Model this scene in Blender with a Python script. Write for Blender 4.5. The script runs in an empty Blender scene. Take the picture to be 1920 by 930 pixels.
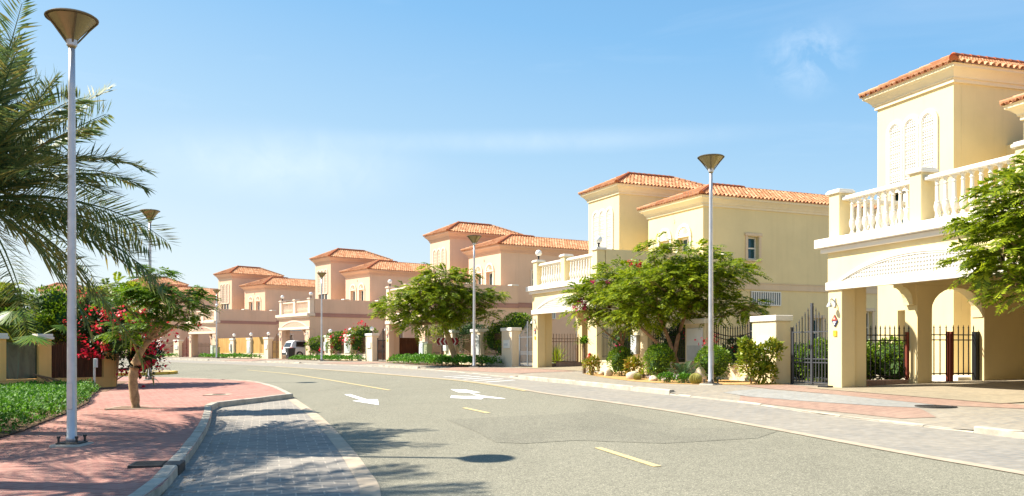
import bpy, bmesh, math, random
import numpy as np
from mathutils import Vector, Matrix
R = math.radians
scene = bpy.context.scene
COL = scene.collection

# ------------------------------------------------------------------ camera
CAMH = 1.63
cam = bpy.data.objects.new("camera", bpy.data.cameras.new("camera"))
COL.objects.link(cam)
cam.location = (0, 0, CAMH)
cam.rotation_euler = (R(90), 0, 0)
cam.data.sensor_width = 36.0
cam.data.lens = 30.37
cam.data.shift_x = 0.02865
cam.data.shift_y = 0.0993
cam.data.clip_end = 6000
cam.data.clip_start = 0.1
scene.camera = cam

# ------------------------------------------------------------------ sky and sun
SUN_TO = Vector((-0.972, 0.234, 1.0)).normalized()       # direction towards the sun
SUN_EL = math.asin(SUN_TO.z)
world = bpy.data.worlds.new("World")
scene.world = world
world.use_nodes = True
wn, wl = world.node_tree.nodes, world.node_tree.links
for n in list(wn):
    wn.remove(n)
w_out = wn.new("ShaderNodeOutputWorld")
w_bg = wn.new("ShaderNodeBackground")
w_bg.inputs["Strength"].default_value = 0.14
sky = wn.new("ShaderNodeTexSky")
sky.sky_type = 'NISHITA'
sky.sun_disc = False
sky.sun_elevation = SUN_EL
sky.sun_rotation = math.atan2(SUN_TO.x, SUN_TO.y)
sky.air_density = 1.0
sky.dust_density = 0.6
sky.ozone_density = 2.5
# thin streaky cirrus, mixed into the sky by direction
tc = wn.new("ShaderNodeTexCoord")
mp = wn.new("ShaderNodeMapping")
mp.inputs["Scale"].default_value = (1.2, 1.2, 7.0)
mp.inputs["Rotation"].default_value = (R(4), R(-5), 0)
mp.inputs["Location"].default_value = (0.35, 0.1, 0.55)
wl.new(tc.outputs["Generated"], mp.inputs["Vector"])
cn = wn.new("ShaderNodeTexNoise")
cn.inputs["Scale"].default_value = 2.1
cn.inputs["Detail"].default_value = 9
cn.inputs["Roughness"].default_value = 0.62
cn.inputs["Distortion"].default_value = 0.5
wl.new(mp.outputs[0], cn.inputs["Vector"])
cr = wn.new("ShaderNodeValToRGB")
cr.color_ramp.elements[0].position = 0.54
cr.color_ramp.elements[0].color = (0, 0, 0, 1)
cr.color_ramp.elements[1].position = 0.86
cr.color_ramp.elements[1].color = (1, 1, 1, 1)
wl.new(cn.outputs["Fac"], cr.inputs["Fac"])
cm = wn.new("ShaderNodeMix")
cm.data_type = 'RGBA'
cm.inputs["B"].default_value = (4.0, 4.15, 4.2, 1)
def w_math(op, a, b):
    n = wn.new("ShaderNodeMath"); n.operation = op
    for k, v in enumerate((a, b)):
        if isinstance(v, (int, float)): n.inputs[k].default_value = v
        else: wl.new(v, n.inputs[k])
    return n.outputs[0]
def w_spot(center, stretch, radius):
    """soft patch of sky round a direction"""
    a = wn.new("ShaderNodeVectorMath"); a.operation = 'SUBTRACT'
    wl.new(tc.outputs["Generated"], a.inputs[0]); a.inputs[1].default_value = center
    b = wn.new("ShaderNodeVectorMath"); b.operation = 'MULTIPLY'
    wl.new(a.outputs[0], b.inputs[0]); b.inputs[1].default_value = stretch
    c = wn.new("ShaderNodeVectorMath"); c.operation = 'LENGTH'
    wl.new(b.outputs[0], c.inputs[0])
    r = wn.new("ShaderNodeMapRange"); r.interpolation_type = 'SMOOTHSTEP'
    r.inputs["From Min"].default_value = radius; r.inputs["From Max"].default_value = 0.0
    wl.new(c.outputs["Value"], r.inputs["Value"])
    return r.outputs[0]
n2 = wn.new("ShaderNodeTexNoise"); n2.inputs["Scale"].default_value = 26; n2.inputs["Detail"].default_value = 9; n2.inputs["Roughness"].default_value = 0.6; n2.inputs["Distortion"].default_value = 0.5
wl.new(tc.outputs["Generated"], n2.inputs["Vector"])
r2 = wn.new("ShaderNodeValToRGB"); r2.color_ramp.elements[0].position = 0.42; r2.color_ramp.elements[1].position = 0.75
wl.new(n2.outputs["Fac"], r2.inputs["Fac"])
tuft = w_math('MULTIPLY', w_spot((.337, .89, .30), (1, 1, 1.3), .062), r2.outputs["Color"])
bandc = w_math('MULTIPLY', w_spot((.06, .968, .234), (.5, .2, 9.5), .17), 0.20)
veil = w_math('MULTIPLY', w_spot((-.22, .95, .205), (.8, .2, 3.2), .17), 0.30)
wide = w_math('MULTIPLY', cr.outputs["Color"], 0.10)
soft = w_math('MULTIPLY', w_math('ADD', bandc, veil), w_math('ADD', n2.outputs["Fac"], 0.15))
cf = wn.new("ShaderNodeMath"); cf.operation = 'ADD'; cf.use_clamp = True
wl.new(w_math('ADD', w_math('MULTIPLY', tuft, 0.42), wide), cf.inputs[0])
wl.new(soft, cf.inputs[1])
wl.new(cf.outputs[0], cm.inputs["Factor"])
# pale towards the horizon and towards the sun's side, deeper blue away from it
sx = wn.new("ShaderNodeSeparateXYZ")
wl.new(tc.outputs["Generated"], sx.inputs[0])
sm = wn.new("ShaderNodeMath"); sm.operation = 'MULTIPLY_ADD'
sm.inputs[1].default_value = 0.16
wl.new(sx.outputs[0], sm.inputs[0]); wl.new(sx.outputs[2], sm.inputs[2])
sr = wn.new("ShaderNodeValToRGB")
stops = [(0.0, (.78, .86, .88)), (0.10, (.63, .785, .88)), (0.22, (.43, .675, .885)), (0.36, (.235, .53, .865)), (0.5, (.155, .41, .76)), (1.0, (.09, .26, .58))]
while len(sr.color_ramp.elements) < len(stops):
    sr.color_ramp.elements.new(0.5)
for e, (p_, c_) in zip(sr.color_ramp.elements, stops):
    e.position = p_; e.color = (*c_, 1)
wl.new(sm.outputs[0], sr.inputs["Fac"])
sg = wn.new("ShaderNodeMix"); sg.data_type = 'RGBA'; sg.blend_type = 'MULTIPLY'
sg.inputs["Factor"].default_value = 1.0
SKYGAIN = 3.08
sg.inputs["B"].default_value = (SKYGAIN, SKYGAIN, SKYGAIN, 1)
wl.new(sr.outputs["Color"], sg.inputs["A"])
hs = wn.new("ShaderNodeMix"); hs.data_type = 'RGBA'
hs.inputs["Factor"].default_value = 0.9
wl.new(sky.outputs[0], hs.inputs["A"])
wl.new(sg.outputs["Result"], hs.inputs["B"])
wl.new(hs.outputs["Result"], cm.inputs["A"])
wl.new(cm.outputs["Result"], w_bg.inputs["Color"])
wl.new(w_bg.outputs[0], w_out.inputs["Surface"])

sun = bpy.data.objects.new("sun", bpy.data.lights.new("sun", 'SUN'))
COL.objects.link(sun)
sun.data.energy = 5.0
sun.data.angle = R(0.53)
sun.data.color = (1.0, 0.93, 0.80)
sun.rotation_euler = SUN_TO.to_track_quat('Z', 'Y').to_euler()

scene.view_settings.view_transform = 'Standard'
scene.view_settings.look = 'None'
scene.view_settings.gamma = 1.0
scene.view_settings.exposure = 1.22
scene.view_settings.use_curve_mapping = False
scene.cycles.max_bounces = 6
scene.cycles.transparent_max_bounces = 8

# ------------------------------------------------------------------ materials
def srgb(r, g, b):
    f = lambda c: (c/255/12.92 if c/255 <= .04045 else ((c/255+.055)/1.055)**2.4)
    return (f(r), f(g), f(b))

class M:
    """small node-graph helper"""
    def __init__(s, name, rough=0.7, metal=0.0, spec=0.3):
        s.m = bpy.data.materials.new(name)
        s.m.use_nodes = True
        s.n, s.l = s.m.node_tree.nodes, s.m.node_tree.links
        s.b = s.n["Principled BSDF"]
        s.b.inputs["Roughness"].default_value = rough
        s.b.inputs["Metallic"].default_value = metal
        s.b.inputs["Specular IOR Level"].default_value = spec
        s._pos = None
    def node(s, t, **kw):
        n = s.n.new(t)
        for k, v in kw.items():
            setattr(n, k, v)
        return n
    def link(s, a, b):
        s.l.new(a, b)
    def pos(s, scale=(1, 1, 1), rot=0.0, obj=False):
        if obj:
            g = s.node("ShaderNodeTexCoord").outputs["Object"]
        else:
            g = s.node("ShaderNodeNewGeometry").outputs["Position"]
        mp = s.node("ShaderNodeMapping")
        mp.inputs["Scale"].default_value = scale
        mp.inputs["Rotation"].default_value = (0, 0, rot)
        s.link(g, mp.inputs["Vector"])
        return mp.outputs[0]
    def noise(s, scale, detail=4, rough=0.55, vec=None, dist=0.0):
        n = s.node("ShaderNodeTexNoise")
        n.inputs["Scale"].default_value = scale
        n.inputs["Detail"].default_value = detail
        n.inputs["Roughness"].default_value = rough
        n.inputs["Distortion"].default_value = dist
        s.link(vec if vec is not None else s.pos(), n.inputs["Vector"])
        return n.outputs["Fac"]
    def ramp(s, fac, stops):
        r = s.node("ShaderNodeValToRGB")
        e = r.color_ramp.elements
        while len(e) < len(stops):
            e.new(0.5)
        for i, (p, c) in enumerate(stops):
            e[i].position = p
            e[i].color = (*c, 1) if not isinstance(c, (int, float)) else (c, c, c, 1)
        s.link(fac, r.inputs["Fac"])
        return r.outputs["Color"]
    def mix(s, fac, a, b, mode='MIX'):
        n = s.node("ShaderNodeMix", data_type='RGBA', blend_type=mode)
        for key, v in (("Factor", fac), ("A", a), ("B", b)):
            if isinstance(v, (int, float)):
                n.inputs[key].default_value = v if key == "Factor" else (v, v, v, 1)
            elif isinstance(v, tuple):
                n.inputs[key].default_value = (*v, 1)
            else:
                s.link(v, n.inputs[key])
        return n.outputs["Result"]
    def color(s, c):
        if isinstance(c, tuple):
            s.b.inputs["Base Color"].default_value = (*c, 1)
        else:
            s.link(c, s.b.inputs["Base Color"])
        return s
    def bump(s, h, strength=0.4, dist=0.01):
        n = s.node("ShaderNodeBump")
        n.inputs["Strength"].default_value = strength
        n.inputs["Distance"].default_value = dist
        s.link(h, n.inputs["Height"])
        s.link(n.outputs[0], s.b.inputs["Normal"])
        return s

def mat_plain(name, c, rough=0.6, metal=0.0, var=0.0, scale=3.0, bump=0.0, spec=0.3):
    m = M(name, rough, metal, spec)
    if var:
        f = m.noise(scale, 5, 0.6)
        m.color(m.mix(m.ramp(f, [(0.3, 0.0), (0.7, 1.0)]), tuple(x*(1-var) for x in c), tuple(min(1, x*(1+var)) for x in c)))
    else:
        m.color(c)
    if bump:
        m.bump(m.noise(scale*30, 3), bump, 0.004)
    return m.m

def mat_stucco(name, c, streak=0.12):
    m = M(name, 0.9, 0, 0.15)
    big = m.noise(0.6, 5, 0.6)
    st = m.noise(1.0, 5, 0.65, m.pos((3.5, 3.5, 0.22)))
    base = m.mix(m.ramp(big, [(0.3, 0.0), (0.72, 1.0)]), tuple(x*0.93 for x in c), tuple(min(1, x*1.05) for x in c))
    f = m.ramp(st, [(0.52, 0.0), (0.78, 1.0)])
    fm = m.node("ShaderNodeMath", operation='MULTIPLY')
    m.link(f, fm.inputs[0]); fm.inputs[1].default_value = streak
    base = m.mix(fm.outputs[0], base, tuple(x*0.45 for x in c))
    m.color(base)
    m.bump(m.noise(90, 3), 0.25, 0.004)
    return m.m

def mat_leaf(name, cols, trans=0.35, rough=0.45):
    """leaf green varied per leaf, with light coming through"""
    m = M(name, rough, 0, 0.35)
    g = m.node("ShaderNodeNewGeometry")
    stops = [(i/(len(cols)-1), c) for i, c in enumerate(cols)]
    c = m.ramp(g.outputs["Random Per Island"], stops)
    m.color(c)
    t = m.node("ShaderNodeBsdfTranslucent")
    tcol = m.mix(0.5, c, (0.30, 0.42, 0.05), 'SCREEN') if False else c
    m.link(tcol, t.inputs["Color"])
    mx = m.node("ShaderNodeMixShader")
    mx.inputs[0].default_value = trans
    out = m.n["Material Output"]
    m.link(m.b.outputs[0], mx.inputs[1]); m.link(t.outputs[0], mx.inputs[2])
    m.link(mx.outputs[0], out.inputs["Surface"])
    return m.m

def mat_brick(name, cols, mortar, bw=0.21, bh=0.105, rot=0.0, stain=0.25, msize=0.006, big=0.5):
    m = M(name, 0.85, 0, 0.2)
    v = m.pos((1, 1, 1), rot)
    b = m.node("ShaderNodeTexBrick")
    b.inputs["Scale"].default_value = 1.0
    b.inputs["Brick Width"].default_value = bw
    b.inputs["Row Height"].default_value = bh
    b.inputs["Mortar Size"].default_value = msize
    b.inputs["Mortar Smooth"].default_value = 0.3
    b.inputs["Bias"].default_value = 0.0
    b.inputs["Color1"].default_value = (*cols[0], 1)
    b.inputs["Color2"].default_value = (*cols[1], 1)
    b.inputs["Mortar"].default_value = (*mortar, 1)
    m.link(v, b.inputs["Vector"])
    n1 = m.noise(big, 6, 0.62, None, 0.4)
    n2 = m.noise(7, 4, 0.6)
    c = m.mix(m.ramp(n1, [(0.35, 0.0), (0.7, 1.0)]), b.outputs["Color"], cols[2])
    cc = m.mix(stain, b.outputs["Color"], c)
    cc = m.mix(0.5, cc, m.ramp(n2, [(0.3, 0.55), (0.7, 1.0)]), 'MULTIPLY')
    m.color(cc)
    bh_ = m.node("ShaderNodeMath", operation='SUBTRACT')
    bh_.inputs[0].default_value = 1.0
    m.link(b.outputs["Fac"], bh_.inputs[1])
    m.bump(bh_.outputs[0], 0.5, 0.006)
    return m.m

MAT = {}
MAT['cream'] = mat_stucco("stucco_cream", (0.745, 0.615, 0.345), 0.12)
MAT['pink'] = mat_stucco("stucco_pink", (0.70, 0.49, 0.345), 0.14)
MAT['white'] = mat_stucco("painted_moulding_white", (0.76, 0.71, 0.62), 0.06)
MAT['pinktrim'] = mat_stucco("painted_moulding_pink", (0.66, 0.43, 0.30), 0.10)
MAT['pinkpale'] = mat_stucco("painted_moulding_pale_pink", (0.78, 0.63, 0.49), 0.08)
MAT['creamtrim'] = mat_stucco("painted_moulding_cream", (0.78, 0.67, 0.47), 0.12)
MAT['stone'] = mat_stucco("moulding_sandstone", (0.68, 0.53, 0.36), 0.20)
MAT['mauve'] = mat_stucco("moulding_mauve", (0.42, 0.235, 0.19), 0.2)
MAT['fencecream'] = mat_stucco("boundary_stucco_cream", (0.72, 0.60, 0.39), 0.2)
MAT['fencepale'] = mat_stucco("boundary_stucco_pale", (0.75, 0.62, 0.45), 0.15)
MAT['leftwall'] = mat_stucco("garden_stucco_ochre", (0.90, 0.53, 0.19), 0.25)
MAT['iron'] = mat_plain("iron_black", (0.022, 0.02, 0.02), 0.45, 0.3)
MAT['irongrey'] = mat_plain("iron_grey_paint", (0.22, 0.24, 0.27), 0.4, 0.3)
MAT['irondark'] = mat_plain("iron_dark_grey_paint", (0.085, 0.088, 0.10), 0.4, 0.3)
MAT['irongold'] = mat_plain("iron_brown_paint", (0.16, 0.09, 0.05), 0.5, 0.2)
MAT['rust'] = mat_plain("iron_red_primer", (0.17, 0.035, 0.02), 0.6)
MAT['pole'] = mat_plain("galvanised_pole", (0.50, 0.50, 0.52), 0.42, 0.55, 0.12, 4)
MAT['lampglass'] = mat_plain("lamp_underside_amber", (0.24, 0.20, 0.095), 0.25, 0.35)
MAT['lamplid'] = mat_plain("lamp_lid_bronze", (0.14, 0.11, 0.06), 0.4, 0.5)
MAT['globe'] = mat_plain("globe_opal", (0.86, 0.85, 0.80), 0.15, 0, spec=0.5)
MAT['black'] = mat_plain("black_metal", (0.02, 0.02, 0.022), 0.4, 0.2)
MAT['glass'] = mat_plain("window_glass_blue", (0.012, 0.06, 0.085), 0.08, 0.0, spec=0.6)
MAT['frame'] = mat_plain("window_frame_white", (0.72, 0.70, 0.64), 0.5)
MAT['cab_white'] = mat_plain("cabinet_white", (0.70, 0.71, 0.70), 0.5, 0, 0.06)
MAT['cab_green'] = mat_plain("cabinet_olive", (0.29, 0.31, 0.17), 0.5, 0, 0.06)
MAT['cab_pale'] = mat_plain("cabinet_pale_green", (0.55, 0.60, 0.50), 0.5, 0, 0.06)
MAT['meter'] = mat_plain("meter_box_grey", (0.50, 0.52, 0.52), 0.45, 0.2, 0.1)
MAT['concrete'] = mat_plain("concrete", (0.40, 0.36, 0.30), 0.9, 0, 0.18, 5, 0.3)
MAT['cast'] = mat_plain("cast_iron", (0.07, 0.065, 0.06), 0.6, 0.5, 0.3, 20)
MAT['bark'] = mat_plain("bark_tan", (0.36, 0.235, 0.125), 0.9, 0, 0.35, 14, 0.8)
MAT['bark2'] = mat_plain("bark_red_tan", (0.33, 0.18, 0.10), 0.9, 0, 0.35, 14, 0.8)
MAT['palmbark'] = mat_plain("palm_bark", (0.16, 0.11, 0.07), 0.95, 0, 0.4, 10, 0.8)
MAT['rock'] = mat_plain("pale_rock", (0.62, 0.50, 0.36), 0.9, 0, 0.25, 5, 0.6)
MAT['sand'] = mat_plain("bed_sand", (0.48, 0.29, 0.11), 0.95, 0, 0.25, 8, 0.5)
MAT['dirt'] = mat_plain("bed_soil", (0.20, 0.12, 0.075), 0.95, 0, 0.35, 6, 0.5)
MAT['terrain'] = mat_plain("dry_sand_ground", (0.40, 0.31, 0.20), 0.95, 0, 0.15, 0.4)
MAT['red'] = mat_plain("red_plastic", (0.55, 0.015, 0.012), 0.4)
MAT['carwhite'] = mat_plain("car_paint_white", (0.78, 0.78, 0.78), 0.2, 0, spec=0.6)
MAT['carglass'] = mat_plain("car_glass", (0.02, 0.022, 0.025), 0.06, 0, spec=0.8)
MAT['tyre'] = mat_plain("rubber", (0.02, 0.02, 0.02), 0.85)
MAT['bin'] = mat_plain("bin_plastic", (0.035, 0.037, 0.04), 0.5)
MAT['signwhite'] = mat_plain("sign_white", (0.78, 0.76, 0.74), 0.4)
MAT['signred'] = mat_plain("sign_dark_red", (0.26, 0.015, 0.02), 0.4)
MAT['plaquered'] = mat_plain("plaque_orange_red", (0.42, 0.07, 0.03), 0.4)
MAT['plaqueblue'] = mat_plain("plaque_blue", (0.05, 0.06, 0.13), 0.4)
MAT['plaqueyellow'] = mat_plain("plaque_yellow", (0.74, 0.46, 0.03), 0.35)
MAT['ochre'] = mat_plain("yellow_kerb_paint", (0.65, 0.42, 0.06), 0.6, 0, 0.15)

MAT['leaf_flame'] = mat_leaf("leaf_flame_tree", [(0.075, 0.125, 0.005), (0.155, 0.225, 0.008), (0.26, 0.33, 0.012), (0.40, 0.45, 0.02)], 0.45)
MAT['leaf_flame2'] = mat_leaf("leaf_flame_tree_deep", [(0.055, 0.13, 0.008), (0.11, 0.215, 0.010), (0.20, 0.32, 0.015)], 0.42)
MAT['leaf_palm'] = mat_leaf("leaf_date_palm", [(0.06, 0.12, 0.045), (0.115, 0.18, 0.055), (0.18, 0.23, 0.06), (0.30, 0.25, 0.06)], 0.35, 0.5)
MAT['leaf_dark'] = mat_leaf("leaf_dark", [(0.012, 0.035, 0.010), (0.025, 0.06, 0.014), (0.045, 0.09, 0.018)], 0.2)
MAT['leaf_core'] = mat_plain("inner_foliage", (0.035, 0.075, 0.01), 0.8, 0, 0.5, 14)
MAT['leaf_bush'] = mat_leaf("leaf_bush", [(0.07, 0.15, 0.006), (0.15, 0.26, 0.010), (0.28, 0.40, 0.02)], 0.3)
MAT['leaf_yellow'] = mat_leaf("leaf_yellow_green", [(0.11, 0.19, 0.01), (0.25, 0.31, 0.02), (0.42, 0.38, 0.03)], 0.35)
MAT['leaf_ground'] = mat_leaf("leaf_groundcover", [(0.035, 0.13, 0.006), (0.075, 0.21, 0.01), (0.16, 0.34, 0.02)], 0.3, 0.65)
MAT['leaf_cycad'] = mat_leaf("leaf_cycad", [(0.02, 0.06, 0.025), (0.045, 0.10, 0.03), (0.07, 0.13, 0.03)], 0.2)
MAT['leaf_red'] = mat_leaf("leaf_croton", [(0.10, 0.20, 0.01), (0.34, 0.32, 0.02), (0.26, 0.24, 0.02), (0.36, 0.10, 0.02)], 0.25)
MAT['petal'] = mat_leaf("bract_red", [(0.55, 0.010, 0.03), (0.72, 0.02, 0.07), (0.80, 0.06, 0.06)], 0.3)
MAT['petal_pink'] = mat_leaf("bract_pink", [(0.62, 0.01, 0.16), (0.75, 0.03, 0.27)], 0.3)
MAT['petal_pale'] = mat_leaf("petal_pale", [(0.6, 0.4, 0.5), (0.75, 0.65, 0.68)], 0.2)
MAT['cactus'] = mat_plain("cactus_skin", (0.30, 0.27, 0.06), 0.7, 0, 0.3, 30)

def mat_tile():
    m = M("clay_roof_tile", 0.85, 0, 0.2)
    g = m.node("ShaderNodeNewGeometry")
    c = m.ramp(g.outputs["Random Per Island"], [(0.0, (0.43, 0.18, 0.085)), (0.4, (0.54, 0.255, 0.125)), (0.75, (0.60, 0.31, 0.165)), (1.0, (0.65, 0.38, 0.22))])
    n = m.noise(9, 4, 0.6)
    m.color(m.mix(0.45, c, m.ramp(n, [(0.3, 0.6), (0.7, 1.0)]), 'MULTIPLY'))
    m.bump(m.noise(60, 3), 0.2, 0.004)
    return m.m
MAT['tile'] = mat_tile()
MAT['ridgetile'] = mat_plain("clay_ridge_tile", (0.42, 0.12, 0.045), 0.85, 0, 0.25, 6)

def mat_lattice(name, c, scale):
    """pierced plaster screen: shade of the small star holes put into the colour, raised ribs by bump"""
    m = M(name, 0.85, 0, 0.15)
    sp = m.node("ShaderNodeSeparateXYZ"); cb = m.node("ShaderNodeCombineXYZ")
    m.link(m.pos((1, 1, 1), 0, True), sp.inputs[0])
    m.link(sp.outputs[0], cb.inputs[0]); m.link(sp.outputs[2], cb.inputs[1])
    v = cb.outputs[0]
    vo = m.node("ShaderNodeTexVoronoi", feature='F1', distance='MINKOWSKI', voronoi_dimensions='2D')
    vo.inputs["Exponent"].default_value = 0.8
    vo.inputs["Scale"].default_value = scale
    vo.inputs["Randomness"].default_value = 0.12
    m.link(v, vo.inputs["Vector"])
    f = m.ramp(vo.outputs["Distance"], [(0.30, 0.0), (0.44, 1.0)])
    m.color(m.mix(f, tuple(x*0.40 for x in c), c))  # darker base colour stands in for the shade inside the holes
    m.bump(f, 0.8, 0.02)
    return m.m
MAT['lattice'] = mat_lattice("pierced_screen_white", (0.58, 0.55, 0.48), 11)
MAT['latticepink'] = mat_lattice("pierced_screen_pink", (0.60, 0.44, 0.33), 11)

def mat_bamboo():
    m = M("bamboo_screen", 0.75, 0, 0.25)
    w = m.node("ShaderNodeTexWave", wave_type='BANDS', bands_direction='X')
    w.inputs["Scale"].default_value = 5.0
    w.inputs["Distortion"].default_value = 0.6
    w.inputs["Detail"].default_value = 2
    m.link(m.pos((1, 1, 0.05), 0, True), w.inputs["Vector"])
    n = m.noise(2.2, 4, 0.6, m.pos((4, 4, 0.3)))
    c = m.mix(m.ramp(n, [(0.35, 0.0), (0.65, 1.0)]), (0.42, 0.23, 0.06), (0.62, 0.37, 0.12))
    m.color(m.mix(0.5, c, m.ramp(w.outputs["Fac"], [(0.0, 0.45), (0.4, 1.0)]), 'MULTIPLY'))
    m.bump(w.outputs["Fac"], 0.6, 0.01)
    return m.m
MAT['bamboo'] = mat_bamboo()
def mat_reed():
    m = M("reed_screen_dark", 0.8, 0, 0.2)
    n = m.noise(6, 5, 0.6, m.pos((6, 6, 0.25)))
    m.color(m.ramp(n, [(0.3, (0.05, 0.022, 0.014)), (0.55, (0.13, 0.055, 0.03)), (0.75, (0.22, 0.10, 0.05))]))
    m.bump(n, 0.6, 0.02)
    return m.m
MAT['reed'] = mat_reed()
def mat_panel():
    m = M("green_glass_panel", 0.18, 0, 0.6)
    n = m.noise(1.6, 4, 0.6, m.pos((3, 3, 0.8)), 0.8)
    m.color(m.ramp(n, [(0.35, (0.045, 0.06, 0.045)), (0.6, (0.10, 0.12, 0.085)), (0.75, (0.03, 0.15, 0.12))]))
    return m.m
MAT['panel'] = mat_panel()

def mat_asphalt(name, c, seed=0.0):
    m = M(name, 0.9, 0, 0.25)
    p = m.pos()
    ag = m.node("ShaderNodeTexVoronoi", feature='F1')
    ag.inputs["Scale"].default_value = 95
    m.link(p, ag.inputs["Vector"])
    agc = m.node("ShaderNodeSeparateColor")
    m.link(ag.outputs["Color"], agc.inputs[0])
    sp = m.ramp(agc.outputs[0], [(0.0, tuple(x*0.55 for x in c)), (0.35, tuple(x*0.86 for x in c)), (0.75, tuple(x*1.12 for x in c)), (1.0, tuple(min(1, x*1.75) for x in c))])
    n0 = m.noise(9, 5, 0.7)
    n1 = m.noise(0.35, 6, 0.6, m.pos((1, 0.45, 1), R(25)), 0.6)
    c1 = m.mix(0.55, sp, m.ramp(n0, [(0.3, 0.72), (0.7, 1.0)]), 'MULTIPLY')
    c2 = m.mix(0.7, c1, m.ramp(n1, [(0.3, 0.70), (0.5, 0.92), (0.72, 1.0)]), 'MULTIPLY')
    # hairline cracks
    vc = m.node("ShaderNodeTexVoronoi", feature='DISTANCE_TO_EDGE')
    vc.inputs["Scale"].default_value = 0.32
    wv = m.node("ShaderNodeVectorMath", operation='ADD')
    nn = m.node("ShaderNodeTexNoise"); nn.inputs["Scale"].default_value = 1.5; nn.inputs["Detail"].default_value = 5
    m.link(p, nn.inputs["Vector"])
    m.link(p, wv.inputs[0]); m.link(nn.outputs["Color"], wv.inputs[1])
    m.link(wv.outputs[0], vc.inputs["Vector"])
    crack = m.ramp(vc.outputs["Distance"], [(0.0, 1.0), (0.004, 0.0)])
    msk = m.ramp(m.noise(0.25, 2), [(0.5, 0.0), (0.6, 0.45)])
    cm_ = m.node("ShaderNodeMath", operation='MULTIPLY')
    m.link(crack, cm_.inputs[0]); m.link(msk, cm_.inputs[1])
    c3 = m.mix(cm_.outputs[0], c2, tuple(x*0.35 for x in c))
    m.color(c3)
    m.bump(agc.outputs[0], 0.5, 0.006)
    return m.m
MAT['asphalt'] = mat_asphalt("asphalt_sunbleached", (0.264, 0.247, 0.184))
MAT['asphalt_patch'] = mat_asphalt("asphalt_patch", (0.236, 0.221, 0.166))
MAT['brick_red'] = mat_brick("paving_red", [(0.46, 0.21, 0.17), (0.31, 0.125, 0.10), (0.50, 0.29, 0.23)], (0.44, 0.29, 0.22), rot=R(20), stain=0.45, msize=0.009)
MAT['brick_grey'] = mat_brick("paving_blue_grey", [(0.32, 0.29, 0.25), (0.23, 0.21, 0.19), (0.38, 0.335, 0.275)], (0.46, 0.40, 0.33), bw=0.30, bh=0.20, rot=R(-14), stain=0.4, msize=0.011)
MAT['brick_pale'] = mat_brick("paving_pale_grey", [(0.335, 0.30, 0.24), (0.25, 0.235, 0.205), (0.40, 0.34, 0.255)], (0.36, 0.29, 0.21), rot=R(-26), stain=0.5, msize=0.011)
MAT['brick_pale_dark'] = mat_brick("paving_grey_band", [(0.33, 0.33, 0.31), (0.27, 0.27, 0.26), (0.42, 0.39, 0.34)], (0.28, 0.25, 0.20), rot=R(-26), stain=0.5)
MAT['brick_lay'] = mat_brick("paving_lay_by", [(0.315, 0.295, 0.26), (0.235, 0.228, 0.21), (0.39, 0.34, 0.265)], (0.30, 0.26, 0.21), rot=R(-26), stain=0.5, msize=0.011)
MAT['brick_rose'] = mat_brick("paving_rose", [(0.37, 0.235, 0.18), (0.29, 0.185, 0.145), (0.40, 0.29, 0.22)], (0.42, 0.29, 0.21), rot=R(-26), stain=0.5)
MAT['drive'] = mat_brick("paving_driveway_buff", [(0.36, 0.305, 0.215), (0.30, 0.26, 0.19), (0.42, 0.35, 0.25)], (0.34, 0.27, 0.18), rot=R(-26), stain=0.5)
MAT['edging'] = mat_plain("concrete_edging", (0.42, 0.34, 0.25), 0.9, 0, 0.15, 3, 0.3)

def mat_kerb():
    m = M("kerb_concrete", 0.9, 0, 0.2)
    n = m.noise(3, 6, 0.65)
    c = m.ramp(n, [(0.3, (0.30, 0.27, 0.22)), (0.55, (0.47, 0.42, 0.34)), (0.75, (0.56, 0.50, 0.41))])
    m.color(c)
    m.bump(m.noise(40, 4), 0.4, 0.006)
    return m.m
MAT['kerb'] = mat_kerb()
def mat_paint(name, c, wear):
    m = M(name, 0.7, 0, 0.3)
    n = m.noise(16, 6, 0.7)
    m.color(m.mix(m.ramp(n, [(wear, 0.0), (wear+0.12, 1.0)]), c, (0.33, 0.30, 0.23)))
    return m.m
MAT['paint_white'] = mat_paint("road_paint_white", (0.80, 0.79, 0.76), 0.62)
MAT['paint_yellow'] = mat_paint("road_paint_yellow", (0.66, 0.50, 0.22), 0.50)

# ------------------------------------------------------------------ ground height
def G(x, y):
    t = max(x + y, -10.0)
    return .81 - .000241*max(0.0, 58.0 - t)**2

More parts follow.
